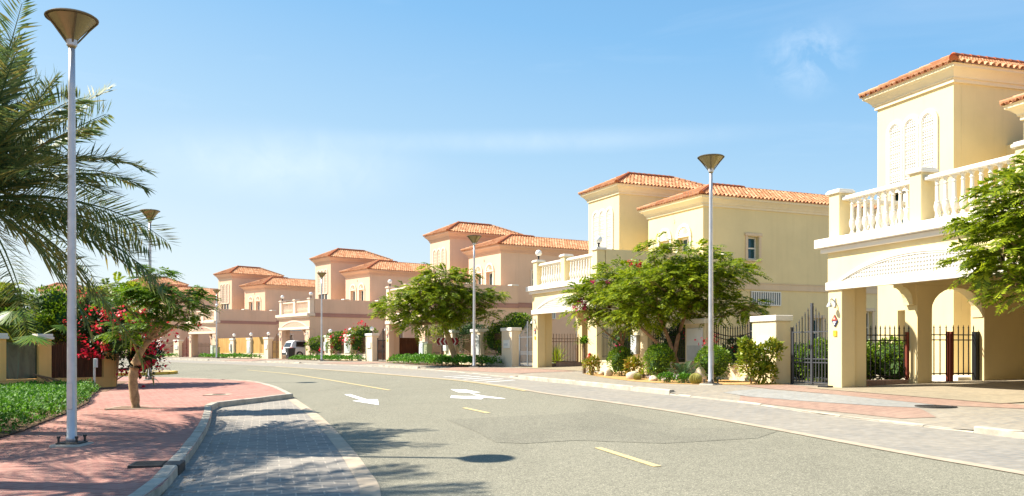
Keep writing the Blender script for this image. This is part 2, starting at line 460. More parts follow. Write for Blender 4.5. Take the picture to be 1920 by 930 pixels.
# ------------------------------------------------------------------ mesh helpers
class MB:
    def __init__(s):
        s.v, s.f, s.mi, s.mats = [], [], [], []
    def mat(s, name):
        if name not in s.mats:
            s.mats.append(name)
        return s.mats.index(name)
    def add(s, verts, faces, mat):
        o = len(s.v)
        i = s.mat(mat)
        s.v.extend(verts)
        for f in faces:
            s.f.append([o+k for k in f]); s.mi.append(i)
    def box(s, a, b, mat, rot=None):
        x0, y0, z0 = a; x1, y1, z1 = b
        vs = [(x0,y0,z0),(x1,y0,z0),(x1,y1,z0),(x0,y1,z0),(x0,y0,z1),(x1,y0,z1),(x1,y1,z1),(x0,y1,z1)]
        s.add(vs, [(0,3,2,1),(4,5,6,7),(0,1,5,4),(1,2,6,5),(2,3,7,6),(3,0,4,7)], mat)
    def bbox(s, a, b, mat, r=0.012):
        """box with chamfered edges"""
        bm = bmesh.new()
        bmesh.ops.create_cube(bm, size=1)
        for v in bm.verts:
            v.co = Vector([(a[i]+b[i])/2 + v.co[i]*(b[i]-a[i]) for i in range(3)])
        bmesh.ops.bevel(bm, geom=list(bm.edges), offset=r, segments=1, affect='EDGES', profile=0.5)
        s.bm(bm, mat)
    def bm(s, bm, mat):
        bm.verts.index_update()
        s.add([tuple(v.co) for v in bm.verts], [[v.index for v in f.verts] for f in bm.faces], mat)
        bm.free()
    def prism(s, poly, axis, a, b, mat):
        """poly in the plane of the other two axes (cyclic order), extruded along axis from a to b"""
        def P(p, t):
            if axis == 'x': return (t, p[0], p[1])
            if axis == 'y': return (p[0], t, p[1])
            return (p[0], p[1], t)
        n = len(poly)
        vs = [P(p, a) for p in poly] + [P(p, b) for p in poly]
        fs = [list(range(n))[::-1], list(range(n, 2*n))] + [(i, (i+1) % n, n+(i+1) % n, n+i) for i in range(n)]
        s.add(vs, fs, mat)
    def strip(s, outer, inner, axis, a, b, mat):
        """solid band between two open polylines of the same length"""
        for i in range(len(outer)-1):
            s.prism([outer[i], outer[i+1], inner[i+1], inner[i]], axis, a, b, mat)
    def lathe(s, prof, c, mat, n=16, axis=None):
        vs, fs = [], []
        for r, z in prof:
            for k in range(n):
                a = 2*math.pi*k/n
                vs.append((c[0]+r*math.cos(a), c[1]+r*math.sin(a), c[2]+z))
        for i in range(len(prof)-1):
            for k in range(n):
                fs.append((i*n+k, i*n+(k+1) % n, (i+1)*n+(k+1) % n, (i+1)*n+k))
        fs.append(list(range(n))[::-1]); fs.append([(len(prof)-1)*n+k for k in range(n)])
        s.add(vs, fs, mat)
    def tube(s, pts, rad, mat, n=8):
        pts = [Vector(p) for p in pts]
        if isinstance(rad, (int, float)):
            rad = [rad]*len(pts)
        vs, fs = [], []
        up = Vector((0.03, 0.02, 1))
        for i, p in enumerate(pts):
            d = (pts[min(i+1, len(pts)-1)] - pts[max(i-1, 0)]).normalized()
            if abs(d.dot(up.normalized())) > .97:
                sx = d.cross(Vector((1, 0, 0))).normalized()
            else:
                sx = d.cross(up).normalized()
            sy = d.cross(sx).normalized()
            for k in range(n):
                a = 2*math.pi*k/n
                vs.append(tuple(p + sx*(math.cos(a)*rad[i]) + sy*(math.sin(a)*rad[i])))
        for i in range(len(pts)-1):
            for k in range(n):
                fs.append((i*n+k, i*n+(k+1) % n, (i+1)*n+(k+1) % n, (i+1)*n+k))
        fs.append(list(range(n))[::-1]); fs.append([(len(pts)-1)*n+k for k in range(n)])
        s.add(vs, fs, mat)
    def quads(s, arr, mat):
        """arr (n,4,3) of loose quads"""
        arr = np.asarray(arr).reshape(-1, 4, 3)
        o = len(s.v); i = s.mat(mat)
        s.v.extend(map(tuple, arr.reshape(-1, 3).tolist()))
        for k in range(len(arr)):
            s.f.append([o+4*k, o+4*k+1, o+4*k+2, o+4*k+3]); s.mi.append(i)
    def build(s, name, parent=None, smooth=False, fixn=True):
        me = bpy.data.meshes.new(name)
        me.from_pydata(s.v, [], s.f)
        for m in s.mats:
            me.materials.append(MAT[m])
        me.polygons.foreach_set("material_index", s.mi)
        if smooth:
            me.polygons.foreach_set("use_smooth", [True]*len(s.f))
        me.update()
        o = bpy.data.objects.new(name, me)
        COL.objects.link(o)
        if parent:
            o.parent = parent
        return o

def tag(o, label, cat, group=None, kind=None):
    if label: o["label"] = label
    if cat: o["category"] = cat
    if group: o["group"] = group
    if kind: o["kind"] = kind
    return o
def empty(name, loc, rz=0.0):
    o = bpy.data.objects.new(name, None)
    o.empty_display_size = 0.3
    COL.objects.link(o)
    o.location = loc
    o.rotation_euler = (0, 0, rz)
    return o
def copy_tree(o, parent=None):
    c = o.copy()
    COL.objects.link(c)
    if parent is not None:
        c.parent = parent
    for ch in list(o.children):
        copy_tree(ch, c)
    return c

def catmull(pts, n=6):
    out = []
    P = [np.array(p, float) for p in pts]
    P = [2*P[0]-P[1]] + P + [2*P[-1]-P[-2]]
    for i in range(1, len(P)-2):
        for k in range(n):
            t = k/n
            a, b, c, d = P[i-1], P[i], P[i+1], P[i+2]
            out.append(tuple(0.5*((2*b) + (-a+c)*t + (2*a-5*b+4*c-d)*t*t + (-a+3*b-3*c+d)*t**3)))
    out.append(tuple(P[-2]))
    return out

def sheet(name, poly, lev, mat, step=2.0, kind="structure", parent=None):
    """flat polygon draped over the ground, lev metres above the pavement level"""
    bm = bmesh.new()
    vs = [bm.verts.new((x, y, 0)) for x, y in poly]
    es = [bm.edges.new((vs[i], vs[(i+1) % len(vs)])) for i in range(len(vs))]
    bmesh.ops.triangle_fill(bm, use_beauty=True, use_dissolve=False, edges=es)
    xs = [p[0] for p in poly]; ys = [p[1] for p in poly]
    for ax, lo, hi in ((0, min(xs), max(xs)), (1, min(ys), max(ys))):
        k = math.ceil(lo/step)*step
        while k < hi:
            co = [0, 0, 0]; no = [0, 0, 0]; co[ax] = k; no[ax] = 1
            bmesh.ops.bisect_plane(bm, geom=list(bm.verts)+list(bm.edges)+list(bm.faces), plane_co=co, plane_no=no, dist=1e-5)
            k += step
    for v in bm.verts:
        v.co.z = G(v.co.x, v.co.y) + (lev(v.co.x, v.co.y) if callable(lev) else lev)
    bmesh.ops.recalc_face_normals(bm, faces=list(bm.faces))
    if sum(f.normal.z for f in bm.faces) < 0:
        bmesh.ops.reverse_faces(bm, faces=list(bm.faces))
    mb = MB(); mb.bm(bm, mat)
    o = mb.build(name, parent)
    if kind: o["kind"] = kind
    return o

def kerb(name, line, w=0.14, top=0.012, bottom=-0.30, side=1, mat='kerb', drop=None, kind="structure"):
    """kerb stones along a polyline, joints every metre; side=+1 puts the stone to the left of travel"""
    mb = MB()
    # resample to about one metre
    L = [0]
    for i in range(1, len(line)):
        L.append(L[-1] + math.dist(line[i], line[i-1]))
    n = max(1, round(L[-1]/0.95))
    pts = []
    for k in range(n+1):
        s_ = L[-1]*k/n
        i = max(j for j in range(len(L)) if L[j] <= s_+1e-6)
        i = min(i, len(line)-2)
        t = (s_-L[i])/max(1e-6, L[i+1]-L[i])
        pts.append(np.array(line[i])*(1-t) + np.array(line[i+1])*t)
    rng = random.Random(5)
    for k in range(n):
        a, b = pts[k], pts[k+1]
        d = (b-a)/np.linalg.norm(b-a)
        a2, b2 = a + d*0.005, b - d*0.005
        nrm = np.array([-d[1], d[0]])*side
        jit = rng.uniform(-.006, .006)
        tp = top if drop is None else drop(0.5*(a+b))
        z = lambda p, h: G(p[0], p[1]) + h + jit
        c = 0.02
        vs = []
        for p in (a2, b2):
            q = p + nrm*w; e = p + nrm*c
            vs += [(p[0], p[1], z(p, bottom)), (p[0], p[1], z(p, tp-c)), (e[0], e[1], z(p, tp)), (q[0], q[1], z(p, tp)), (q[0], q[1], z(p, bottom))]
        mb.add(vs, [(0,1,6,5),(1,2,7,6),(2,3,8,7),(3,4,9,8),(0,4,3,2,1),(5,6,7,8,9)], mat)
    o = mb.build(name)
    if kind: o["kind"] = kind
    return o

# ------------------------------------------------------------------ ground, road, pavements
def terrain():
    mb = MB()
    xs = np.concatenate([[-3000, -600, -160], np.arange(-90, 71, 2.5), [160, 600, 3000]])
    ys = np.concatenate([[-300, -60], np.arange(-15, 151, 2.5), [300, 900, 4000]])
    vs = [(x, y, G(max(-90, min(70, x)), max(-15, min(150, y))) - 0.17) for y in ys for x in xs]
    nx = len(xs)
    fs = [(j*nx+i, j*nx+i+1, (j+1)*nx+i+1, (j+1)*nx+i) for j in range(len(ys)-1) for i in range(nx-1)]
    mb.add(vs, fs, 'terrain')
    o = mb.build("ground"); o["kind"] = "structure"
terrain()

ROAD = -0.12
asph_r = catmull([(9.6,-8),(8.3,0),(6.9,5.5),(5.94,9.48),(5.41,11.32),(4.55,14.89),(3.75,17.77),(2.78,20.57),(1.57,23.83),(0.58,27.44),(-0.98,31.66),(-2.9,35.35),(-5.37,40.07),(-8.3,45.2),(-12.3,51.8),(-17.0,58.5),(-25.0,68.5),(-37.6,83.8),(-52,97.6),(-66,108)], 4)
kerb_r = catmull([(12.6,-6),(10.9,1.5),(9.2,7.2),(7.8,12.3),(7.01,14.62),(6.43,16.4),(5.93,19.0),(5.02,21.7),(4.09,24.3),(3.19,27.03),(2.0,30.07),(1.2,32.4),(-.1,36.5),(-2.9,43.5),(-5.9,49.4),(-8.6,53.6),(-11.6,57.6),(-18.9,67.5),(-22.6,72.3),(-31.8,83.7),(-36,88),(-50.6,101.4),(-64.5,112)], 4)
kerb_l = [(-3.0,-8),(-3.1,0),(-3.22,6)] + catmull([(-3.49,9.41),(-3.73,10.47),(-4.31,12.99),(-5.03,15.82),(-5.78,18.44),(-6.45,20.55)], 4)
kerb_tip = catmull([(-6.45,20.55),(-5.8,21.9),(-5.11,23.3)], 4)
pav_far = catmull([(-5.11,23.3),(-6.34,26.75),(-7.12,28.62),(-8.02,30.54),(-9.66,32.51),(-11.62,34.31),(-13.9,36.0),(-17.5,37.2),(-24,37.8),(-40,38.0)], 4)
bay_edge = catmull([(-5.09,23.4),(-3.41,18.13),(-2.14,13.59),(-1.45,10.89),(-1.07,9.1),(-.75,5.5),(-.55,0),(-.5,-8)], 4)

# asphalt: everything left of the right edge line, out past the side street
road_poly = asph_r + [(-90,108),(-90,34),(-30,36),(-17,35),(-10,28),(-7.2,21),(-6.2,17),(-4.6,12),(-3.4,6),(-3.2,-8)]
sheet("road", road_poly, ROAD, 'asphalt', 3.0)
# far bank of the side street
sheet("pavement_far", [(-23,46.5),(-20.5,49),(-21,54),(-27,62),(-42,78),(-56,91),(-90,112),(-90,44)], ROAD+0.10, 'brick_pale', 4.0)
bay_poly = kerb_l + kerb_tip[1:] + bay_edge[1:]
sheet("parking_bay", bay_poly, ROAD+0.004, 'brick_grey', 2.0)
# pale concrete edging along the bay
def offset_line(line, d):
    out = []
    for i in range(len(line)):
        a = np.array(line[max(0, i-1)]); b = np.array(line[min(len(line)-1, i+1)])
        t = (b-a)/np.linalg.norm(b-a)
        out.append(tuple(np.array(line[i]) + np.array([-t[1], t[0]])*d))
    return out
def band(name, line, d0, d1, lev, mat, kind="structure"):
    return sheet(name, offset_line(line, d0) + offset_line(line, d1)[::-1], lev, mat, 2.0, kind)
band("bay_edging", bay_edge, 0.0, -0.22, ROAD+0.008, 'edging')
red_poly = kerb_l + kerb_tip[1:] + pav_far[1:] + [(-40,30),(-22,22),(-14,12),(-13,-8)]
sheet("pavement_red", red_poly, 0.0, 'brick_red', 2.0)
kerb("kerb_bay", kerb_l + kerb_tip[1:], side=1, w=0.16)
kerb("kerb_corner", pav_far, side=1, w=0.14, top=0.008)

lay_poly = asph_r + kerb_r[::-1]
sheet("lay_by", lay_poly, ROAD+0.004, 'brick_lay', 3.0)
band("lay_by_edging", asph_r, -0.16, 0.02, ROAD+0.010, 'edging')
DROPS = [(Vector((6.2,17.6)), 4.4), (Vector((-.9,38.6)), 6.0), (Vector((-8.9,54.2)), 5.5), (Vector((-19.6,68.4)), 5.5), (Vector((-33.0,85.0)), 6.0)]
KR = np.array(kerb_r)
def pav_lev(x, y, extra=-0.004):
    """dropped kerbs: the pavement slopes down to the lay-by in front of each driveway"""
    q = np.array((x, y))
    a, b = KR[:-1], KR[1:]
    d = b-a
    t = np.clip(((q-a)*d).sum(1)/(d*d).sum(1), 0, 1)
    dist = np.sqrt((((a+d*t[:, None])-q)**2).sum(1).min())
    s_ = min((Vector((x, y))-c).length - math.sqrt(r*r+dist*dist) for c, r in DROPS)
    k = min(1, max(0, -s_/0.9+1))
    return extra - 0.092*k*max(0, 1-dist/1.3)
pav_r = kerb_r + [(-60,125),(-30,125),(0,70),(20,50),(40,40),(40,-6)]
sheet("pavement_right", pav_r, pav_lev, 'brick_pale', 1.0)
def drop_r(p):
    q = Vector((p[0], p[1]))
    t = min((q-c).length - r for c, r in DROPS)
    return -0.085 + 0.095*min(1, max(0, t/0.9))
kerb("kerb_right", kerb_r, side=-1, w=0.15, drop=drop_r)
# rose coloured bands across the driveways
def rose(i, pts, mat='brick_rose'):
    sheet("driveway_band", pts, lambda x, y: pav_lev(x, y, 0.003), mat, 0.5)
rose(0, [(8.5,24.1),(8.75,22.9),(8.95,21.5),(9.5,19.3),(9.95,17.6),(10.5,16.0),(11.6,12.2),(10.9,12.0),(9.84,15.7),(8.84,16.7),(8.15,19.9),(7.42,22.4),(7.2,23.9)])
rose(1, [(6.15,20.6),(6.22,20.34),(6.93,18.48),(7.68,16.66),(8.16,16.2),(7.77,14.8),(7.25,15.0),(6.62,16.75),(6.05,18.8),(5.85,19.7)])
sheet("driveway_band", [(7.2,22.35),(8.14,19.87),(8.82,16.70),(8.2,16.25),(7.7,16.7),(6.95,18.5),(6.24,20.36),(6.0,21.6)], lambda x, y: pav_lev(x, y, 0.003), 'brick_pale_dark', 0.5)
rose(2, [(1.6,34.6),(3.9,36.0),(3.2,38.4),(1.9,41.0),(-1.2,43.3),(-2.4,42.9)])
rose(3, [(-7.6,53.2),(-4.6,54.6),(-7.6,59.5),(-11.1,57.8)])
rose(4, [(-18.0,67.0),(-15.2,70.9),(-18.9,75.9),(-22.0,72.3)])
# buff driveway in the carport of the nearest villa (slopes up a little)
dv = MB()
def local(h, u, v):
    X, Y, th = h
    return (X+u*math.cos(th)+v*math.sin(th), Y-u*math.sin(th)+v*math.cos(th))
HOUSES = [(9.0735,22.7072,1.2796,-1.0036),(2.4082,41.7266,1.1649,-.8588),(-6.7398,60.0927,1.0351,-.7845),(-18.0793,76.7146,.9139,-.8378),(-31.8002,93.54,.7922,-.8725),(-47.0626,107.1044,.6918,-.8696),(-64.0,118.5,.60,-.87)]
for h in HOUSES[:5]:
    mb = MB()
    nu, nv = 6, 8
    base = h[3] + CAMH
    vs = []
    for j in range(nv+1):
        v = -0.75 + 6.95*j/nv
        for i in range(nu+1):
            u = 0.05 + 5.9*i/nu
            x, y = local(h[:3], u, v)
            z0 = G(x, y)
            t = max(0, v)/6.2
            vs.append((x, y, (z0 + 0.012)*(1-min(1, t*3)) + (base+0.04+0.16*t)*min(1, t*3)))
    mb.add(vs, [(j*(nu+1)+i, j*(nu+1)+i+1, (j+1)*(nu+1)+i+1, (j+1)*(nu+1)+i) for j in range(nv) for i in range(nu)], 'drive')
    o = mb.build("driveway"); o["kind"] = "structure"

# asphalt patch and painted markings
sheet("road_patch", [(-0.7,16.81),(.4,17.2),(1.46,17.47),(2.37,18.0),(2.75,17.0),(3.3,14.6),(4.5,14.5),(4.75,13.9),(4.15,13.06),(2.67,12.67),(1.43,13.24),(0.64,12.99),(0.2,13.19),(-.1,14.6)], ROAD+0.004, 'asphalt_patch', 1.5)
def stripe(name, a, b, w, mat='paint_yellow'):
    a, b = np.array(a), np.array(b)
    d = (b-a)/np.linalg.norm(b-a); n = np.array([-d[1], d[0]])*w/2
    sheet(name, [tuple(a+n), tuple(b+n), tuple(b-n), tuple(a-n)], ROAD+0.008, mat, 2.0)
stripe("road_marking", (1.65,12.36), (2.14,10.57), 0.11)
stripe("road_marking", (-.42,19.38), (.12,17.98), 0.11)
cl = catmull([(-2.81,26.12),(-4.6,30.2),(-6.7,35.0),(-9.05,39.95),(-12.5,46)], 5)
band("road_marking", cl, -0.055, 0.055, ROAD+0.008, 'paint_yellow')
ye = [p for p in asph_r if 24 < p[1] < 52]
band("road_marking", ye, 0.06, 0.16, ROAD+0.012, 'paint_yellow')
# straight arrow facing us, and the two-headed arrow on the other lane
sheet("road_arrow", [(-3.93,24.5),(-3.78,24.61),(-3.02,22.5),(-2.72,22.42),(-2.47,20.56),(-3.34,22.07),(-3.12,22.2)], ROAD+0.008, 'paint_white')
sheet("road_arrow", [(-0.97,26.05),(-.50,25.75),(-.05,24.38),(-.36,24.30),(.02,23.05),(.60,21.9),(.48,21.80),(.04,22.35),(-.03,21.75),(-.84,22.45),(-.85,23.30),(-.5,23.02),(-.12,22.95),(-.40,24.42),(-.70,24.60)], ROAD+0.008, 'paint_white')
# give-way teeth hatching by the second driveway
for k in range(5):
    a = np.array([1.0-.75*k*.55, 31.0+k*1.15]); 
    stripe("road_marking", tuple(a+np.array([-.9,-1.1])), tuple(a+np.array([.15,.1])), 0.16, 'paint_white')
# sandy planting bed and soil strip
sheet("planting_bed", [(3.9,33.4),(4.0,31.6),(4.25,29.3),(4.7,26.9),(5.5,25.3),(6.3,24.6),(7.1,24.3),(8.3,24.0),(8.62,24.2),(7.3,28.5),(6.2,32.2),(5.4,34.6),(4.4,34.6)], 0.003, 'sand', 1.5)
sheet("soil_strip", [(-12.2,25.4),(-11.4,26.2),(-11.9,27.9),(-12.9,31.2),(-13.2,32.4),(-13.9,32.6),(-12.7,28.4)], 0.004, 'dirt', 1.5)
# small island with painted kerb in the mouth of the side street
isl = catmull([(-30,41.2),(-20,40.7),(-16.6,40.5),(-15.3,40.9),(-15.0,41.8),(-15.6,42.6),(-20,43.4),(-30,44)], 3)
sheet("traffic_island", isl, 0.0, 'brick_pale', 3.0)
kerb("kerb_island", isl, side=-1, w=0.15, top=0.02, mat='ochre')

# ------------------------------------------------------------------ villas
W, HSLAB, HPAR = 6.0, 3.9, 5.1
T0, T1, TV, HT, HTE = -5.21, -2.01, 6.155, 9.19, 9.637
W0, W1, WV, HW, HWE = -0.04, 4.42, 6.67, 7.584, 8.015
TV1, WVE = 12.36, 18.0
OFF = 0.344

def wall_open(mb, x0, x1, z0, z1, y0, th, opens, mat, axis='y'):
    """wall panel with real openings (x0,x1,z0,z1) cut through it; axis y: along x, axis x: along y"""
    xs = sorted({x0, x1, *[o[0] for o in opens], *[o[1] for o in opens]})
    zs = sorted({z0, z1, *[o[2] for o in opens], *[o[3] for o in opens]})
    def solid(i, j):
        cx, cz = (xs[i]+xs[i+1])/2, (zs[j]+zs[j+1])/2
        return not any(o[0] < cx < o[1] and o[2] < cz < o[3] for o in opens)
    def pt(x, y, z): return (x, y, z) if axis == 'y' else (y, x, z)
    def quad(a, b, c, d): mb.add([a, b, c, d], [(0, 1, 2, 3)], mat)
    nx, nz = len(xs)-1, len(zs)-1
    for i in range(nx):
        for j in range(nz):
            if not solid(i, j): continue
            a, b, c, d = xs[i], xs[i+1], zs[j], zs[j+1]
            for yy in (y0, y0+th):
                quad(pt(a, yy, c), pt(b, yy, c), pt(b, yy, d), pt(a, yy, d))
            if i == 0 or not solid(i-1, j): quad(pt(a, y0, c), pt(a, y0+th, c), pt(a, y0+th, d), pt(a, y0, d))
            if i == nx-1 or not solid(i+1, j): quad(pt(b, y0, c), pt(b, y0+th, c), pt(b, y0+th, d), pt(b, y0, d))
            if j == 0 or not solid(i, j-1): quad(pt(a, y0, c), pt(b, y0, c), pt(b, y0+th, c), pt(a, y0+th, c))
            if j == nz-1 or not solid(i, j+1): quad(pt(a, y0, d), pt(b, y0, d), pt(b, y0+th, d), pt(a, y0+th, d))

def moulding(mb, x0, y0, x1, y1, prof, mat):
    """closed cornice: profile (offset, z) swept round a rectangle with mitred corners"""
    rings = []
    for off, z in prof:
        rings.append([(x0-off, y0-off, z), (x1+off, y0-off, z), (x1+off, y1+off, z), (x0-off, y1+off, z)])
    vs = [p for r in rings for p in r]
    fs = [(i*4+k, i*4+(k+1) % 4, (i+1)*4+(k+1) % 4, (i+1)*4+k) for i in range(len(prof)-1) for k in range(4)]
    mb.add(vs, fs, mat)

def tile_slope(mb, p0, p1, z, inward, pitch, tmax, mat='tile', seed=1):
    """barrel tiles on one roof slope: eave p0->p1 at height z, rows going up along inward"""
    rng = random.Random(seed)
    p0, p1, inward = np.array(p0, float), np.array(p1, float), np.array(inward, float)
    L = np.linalg.norm(p1-p0); d = (p1-p0)/L
    sl = math.hypot(1, pitch)
    nrm = np.array([-inward[0]*pitch, -inward[1]*pitch, 1])/sl
    up = np.array([inward[0], inward[1], pitch])
    P = 0.225
    n = max(1, int(L/P)); P = L/n
    row = 0.36/sl
    # the bed under the tiles
    ts = sorted({0.0, *[k*L/40 for k in range(41)], L})
    base = np.array([*p0, z])
    d3 = np.array([*d, 0])
    vs = []
    for s_ in ts:
        vs.append(tuple(base + d3*s_)); vs.append(tuple(base + d3*s_ + up*max(0.0, tmax(s_, L))))
    mb.add(vs, [(2*i, 2*i+2, 2*i+3, 2*i+1) for i in range(len(ts)-1)], mat)
    prof = [(-0.5, 0.0), (-0.36, 0.055), (-0.12, 0.095), (0.12, 0.095), (0.36, 0.055), (0.5, 0.0)]
    for i in range(n):
        s_ = (i+.5)*P
        tm = tmax(s_, L)
        if tm < 0.05: continue
        k = 0
        while k*row < tm:
            t0, t1 = k*row - (0.03 if k == 0 else 0), min((k+1)*row + 0.03, tm)
            j = rng.uniform(-.006, .006)
            vs = []
            for t, lift, w in ((t0, 0.032, 0.78), (t1, 0.004, 0.66)):
                for a, h in prof:
                    q = base + d3*(s_ + a*P*w + j) + up*t + nrm*(h*P/0.225*w/0.72*0.9 + lift)
                    vs.append(tuple(q))
            # front lip down to the bed
            q0 = [tuple(np.array(v) - nrm*0.035) for v in vs[:6]]
            mb.add(vs + q0, [(a, a+1, a+7, a+6) for a in range(5)] + [(12+a, 12+a+1, a+1, a) for a in range(5)], mat)
            k += 1

def ridge_tiles(mb, a, b, mat='ridgetile', r=0.115):
    a, b = Vector(a), Vector(b)
    L = (b-a).length; d = (b-a)/L
    side = d.cross(Vector((0, 0, 1))).normalized(); up = side.cross(d).normalized()
    n = max(1, round(L/0.34))
    for k in range(n):
        p, q = a + d*(L*k/n - 0.02), a + d*(L*(k+1)/n + 0.03)
        vs = []
        for c, rr in ((p, r*1.12), (q, r*0.92)):
            for m in range(7):
                t = math.pi*m/6
                vs.append(tuple(c + side*(math.cos(t)*rr) + up*(math.sin(t)*rr - 0.01)))
        mb.add(vs, [(m, m+1, m+8, m+7) for m in range(6)] + [tuple(range(7))[::-1], tuple(range(7, 14))], mat)

def hip_roof(name, root, x0, y0, x1, y1, z, pitch, back_hip, ridge_len=None):
    e = 0.05
    x0, y0, x1, y1 = x0-OFF-e, y0-OFF-e, x1+OFF+e, y1+OFF+e
    half = (x1-x0)/2
    mb = MB()
    mx = (x0+x1)/2
    front = lambda s, L: min(s, L-s)
    tile_slope(mb, (x0, y0), (x1, y0), z, (0, 1), pitch, front, seed=3)
    side = (lambda s, L: min(s, L-s, half)) if back_hip else (lambda s, L: min(s, half))
    side2 = (lambda s, L: min(s, L-s, half)) if back_hip else (lambda s, L: min(L-s, half))
    tile_slope(mb, (x1, y0), (x1, y1), z, (-1, 0), pitch, side, seed=4)
    tile_slope(mb, (x0, y1), (x0, y0), z, (1, 0), pitch, side2, seed=5)
    if back_hip:
        tile_slope(mb, (x1, y1), (x0, y1), z, (0, -1), pitch, front, seed=6)
    roof = mb.build(name, root)
    zp = z + half*pitch
    rb = MB()
    up = 0.06
    ridge_tiles(rb, (x0, y0, z+up), (mx, y0+half, zp+up), 'tile')
    ridge_tiles(rb, (x1, y0, z+up), (mx, y0+half, zp+up))
    ye = y1-half if back_hip else y0+half+2.0
    ridge_tiles(rb, (mx, y0+half, zp+up+.02), (mx, ye, zp+up+.02))
    if back_hip:
        ridge_tiles(rb, (x1, y1, z+up), (mx, y1-half, zp+up), 'tile')
        ridge_tiles(rb, (x0, y1, z+up), (mx, y1-half, zp+up), 'tile')
    else:
        ridge_tiles(rb, (mx, ye, zp+up-.02), (mx, y1, zp+up-.02), 'tile', 0.08)
    rb.build("ridge_tiles", roof)
    return roof

def arc(cx, cz, r, a0, a1, n=12, sq=1.0):
    return [(cx + r*math.cos(R(a0+(a1-a0)*k/n)), cz + sq*r*math.sin(R(a0+(a1-a0)*k/n))) for k in range(n+1)]

BAL_PROF = [(.058,0),(.058,.05),(.045,.055),(.036,.09),(.04,.12),(.052,.15),(.07,.20),(.078,.26),(.074,.31),(.06,.345),(.066,.355),(.066,.37),(.05,.375),(.046,.40),(.038,.72),(.036,.735),(.05,.74),(.05,.76),(.034,.765),(.034,.80),(.058,.85),(.062,.88)]

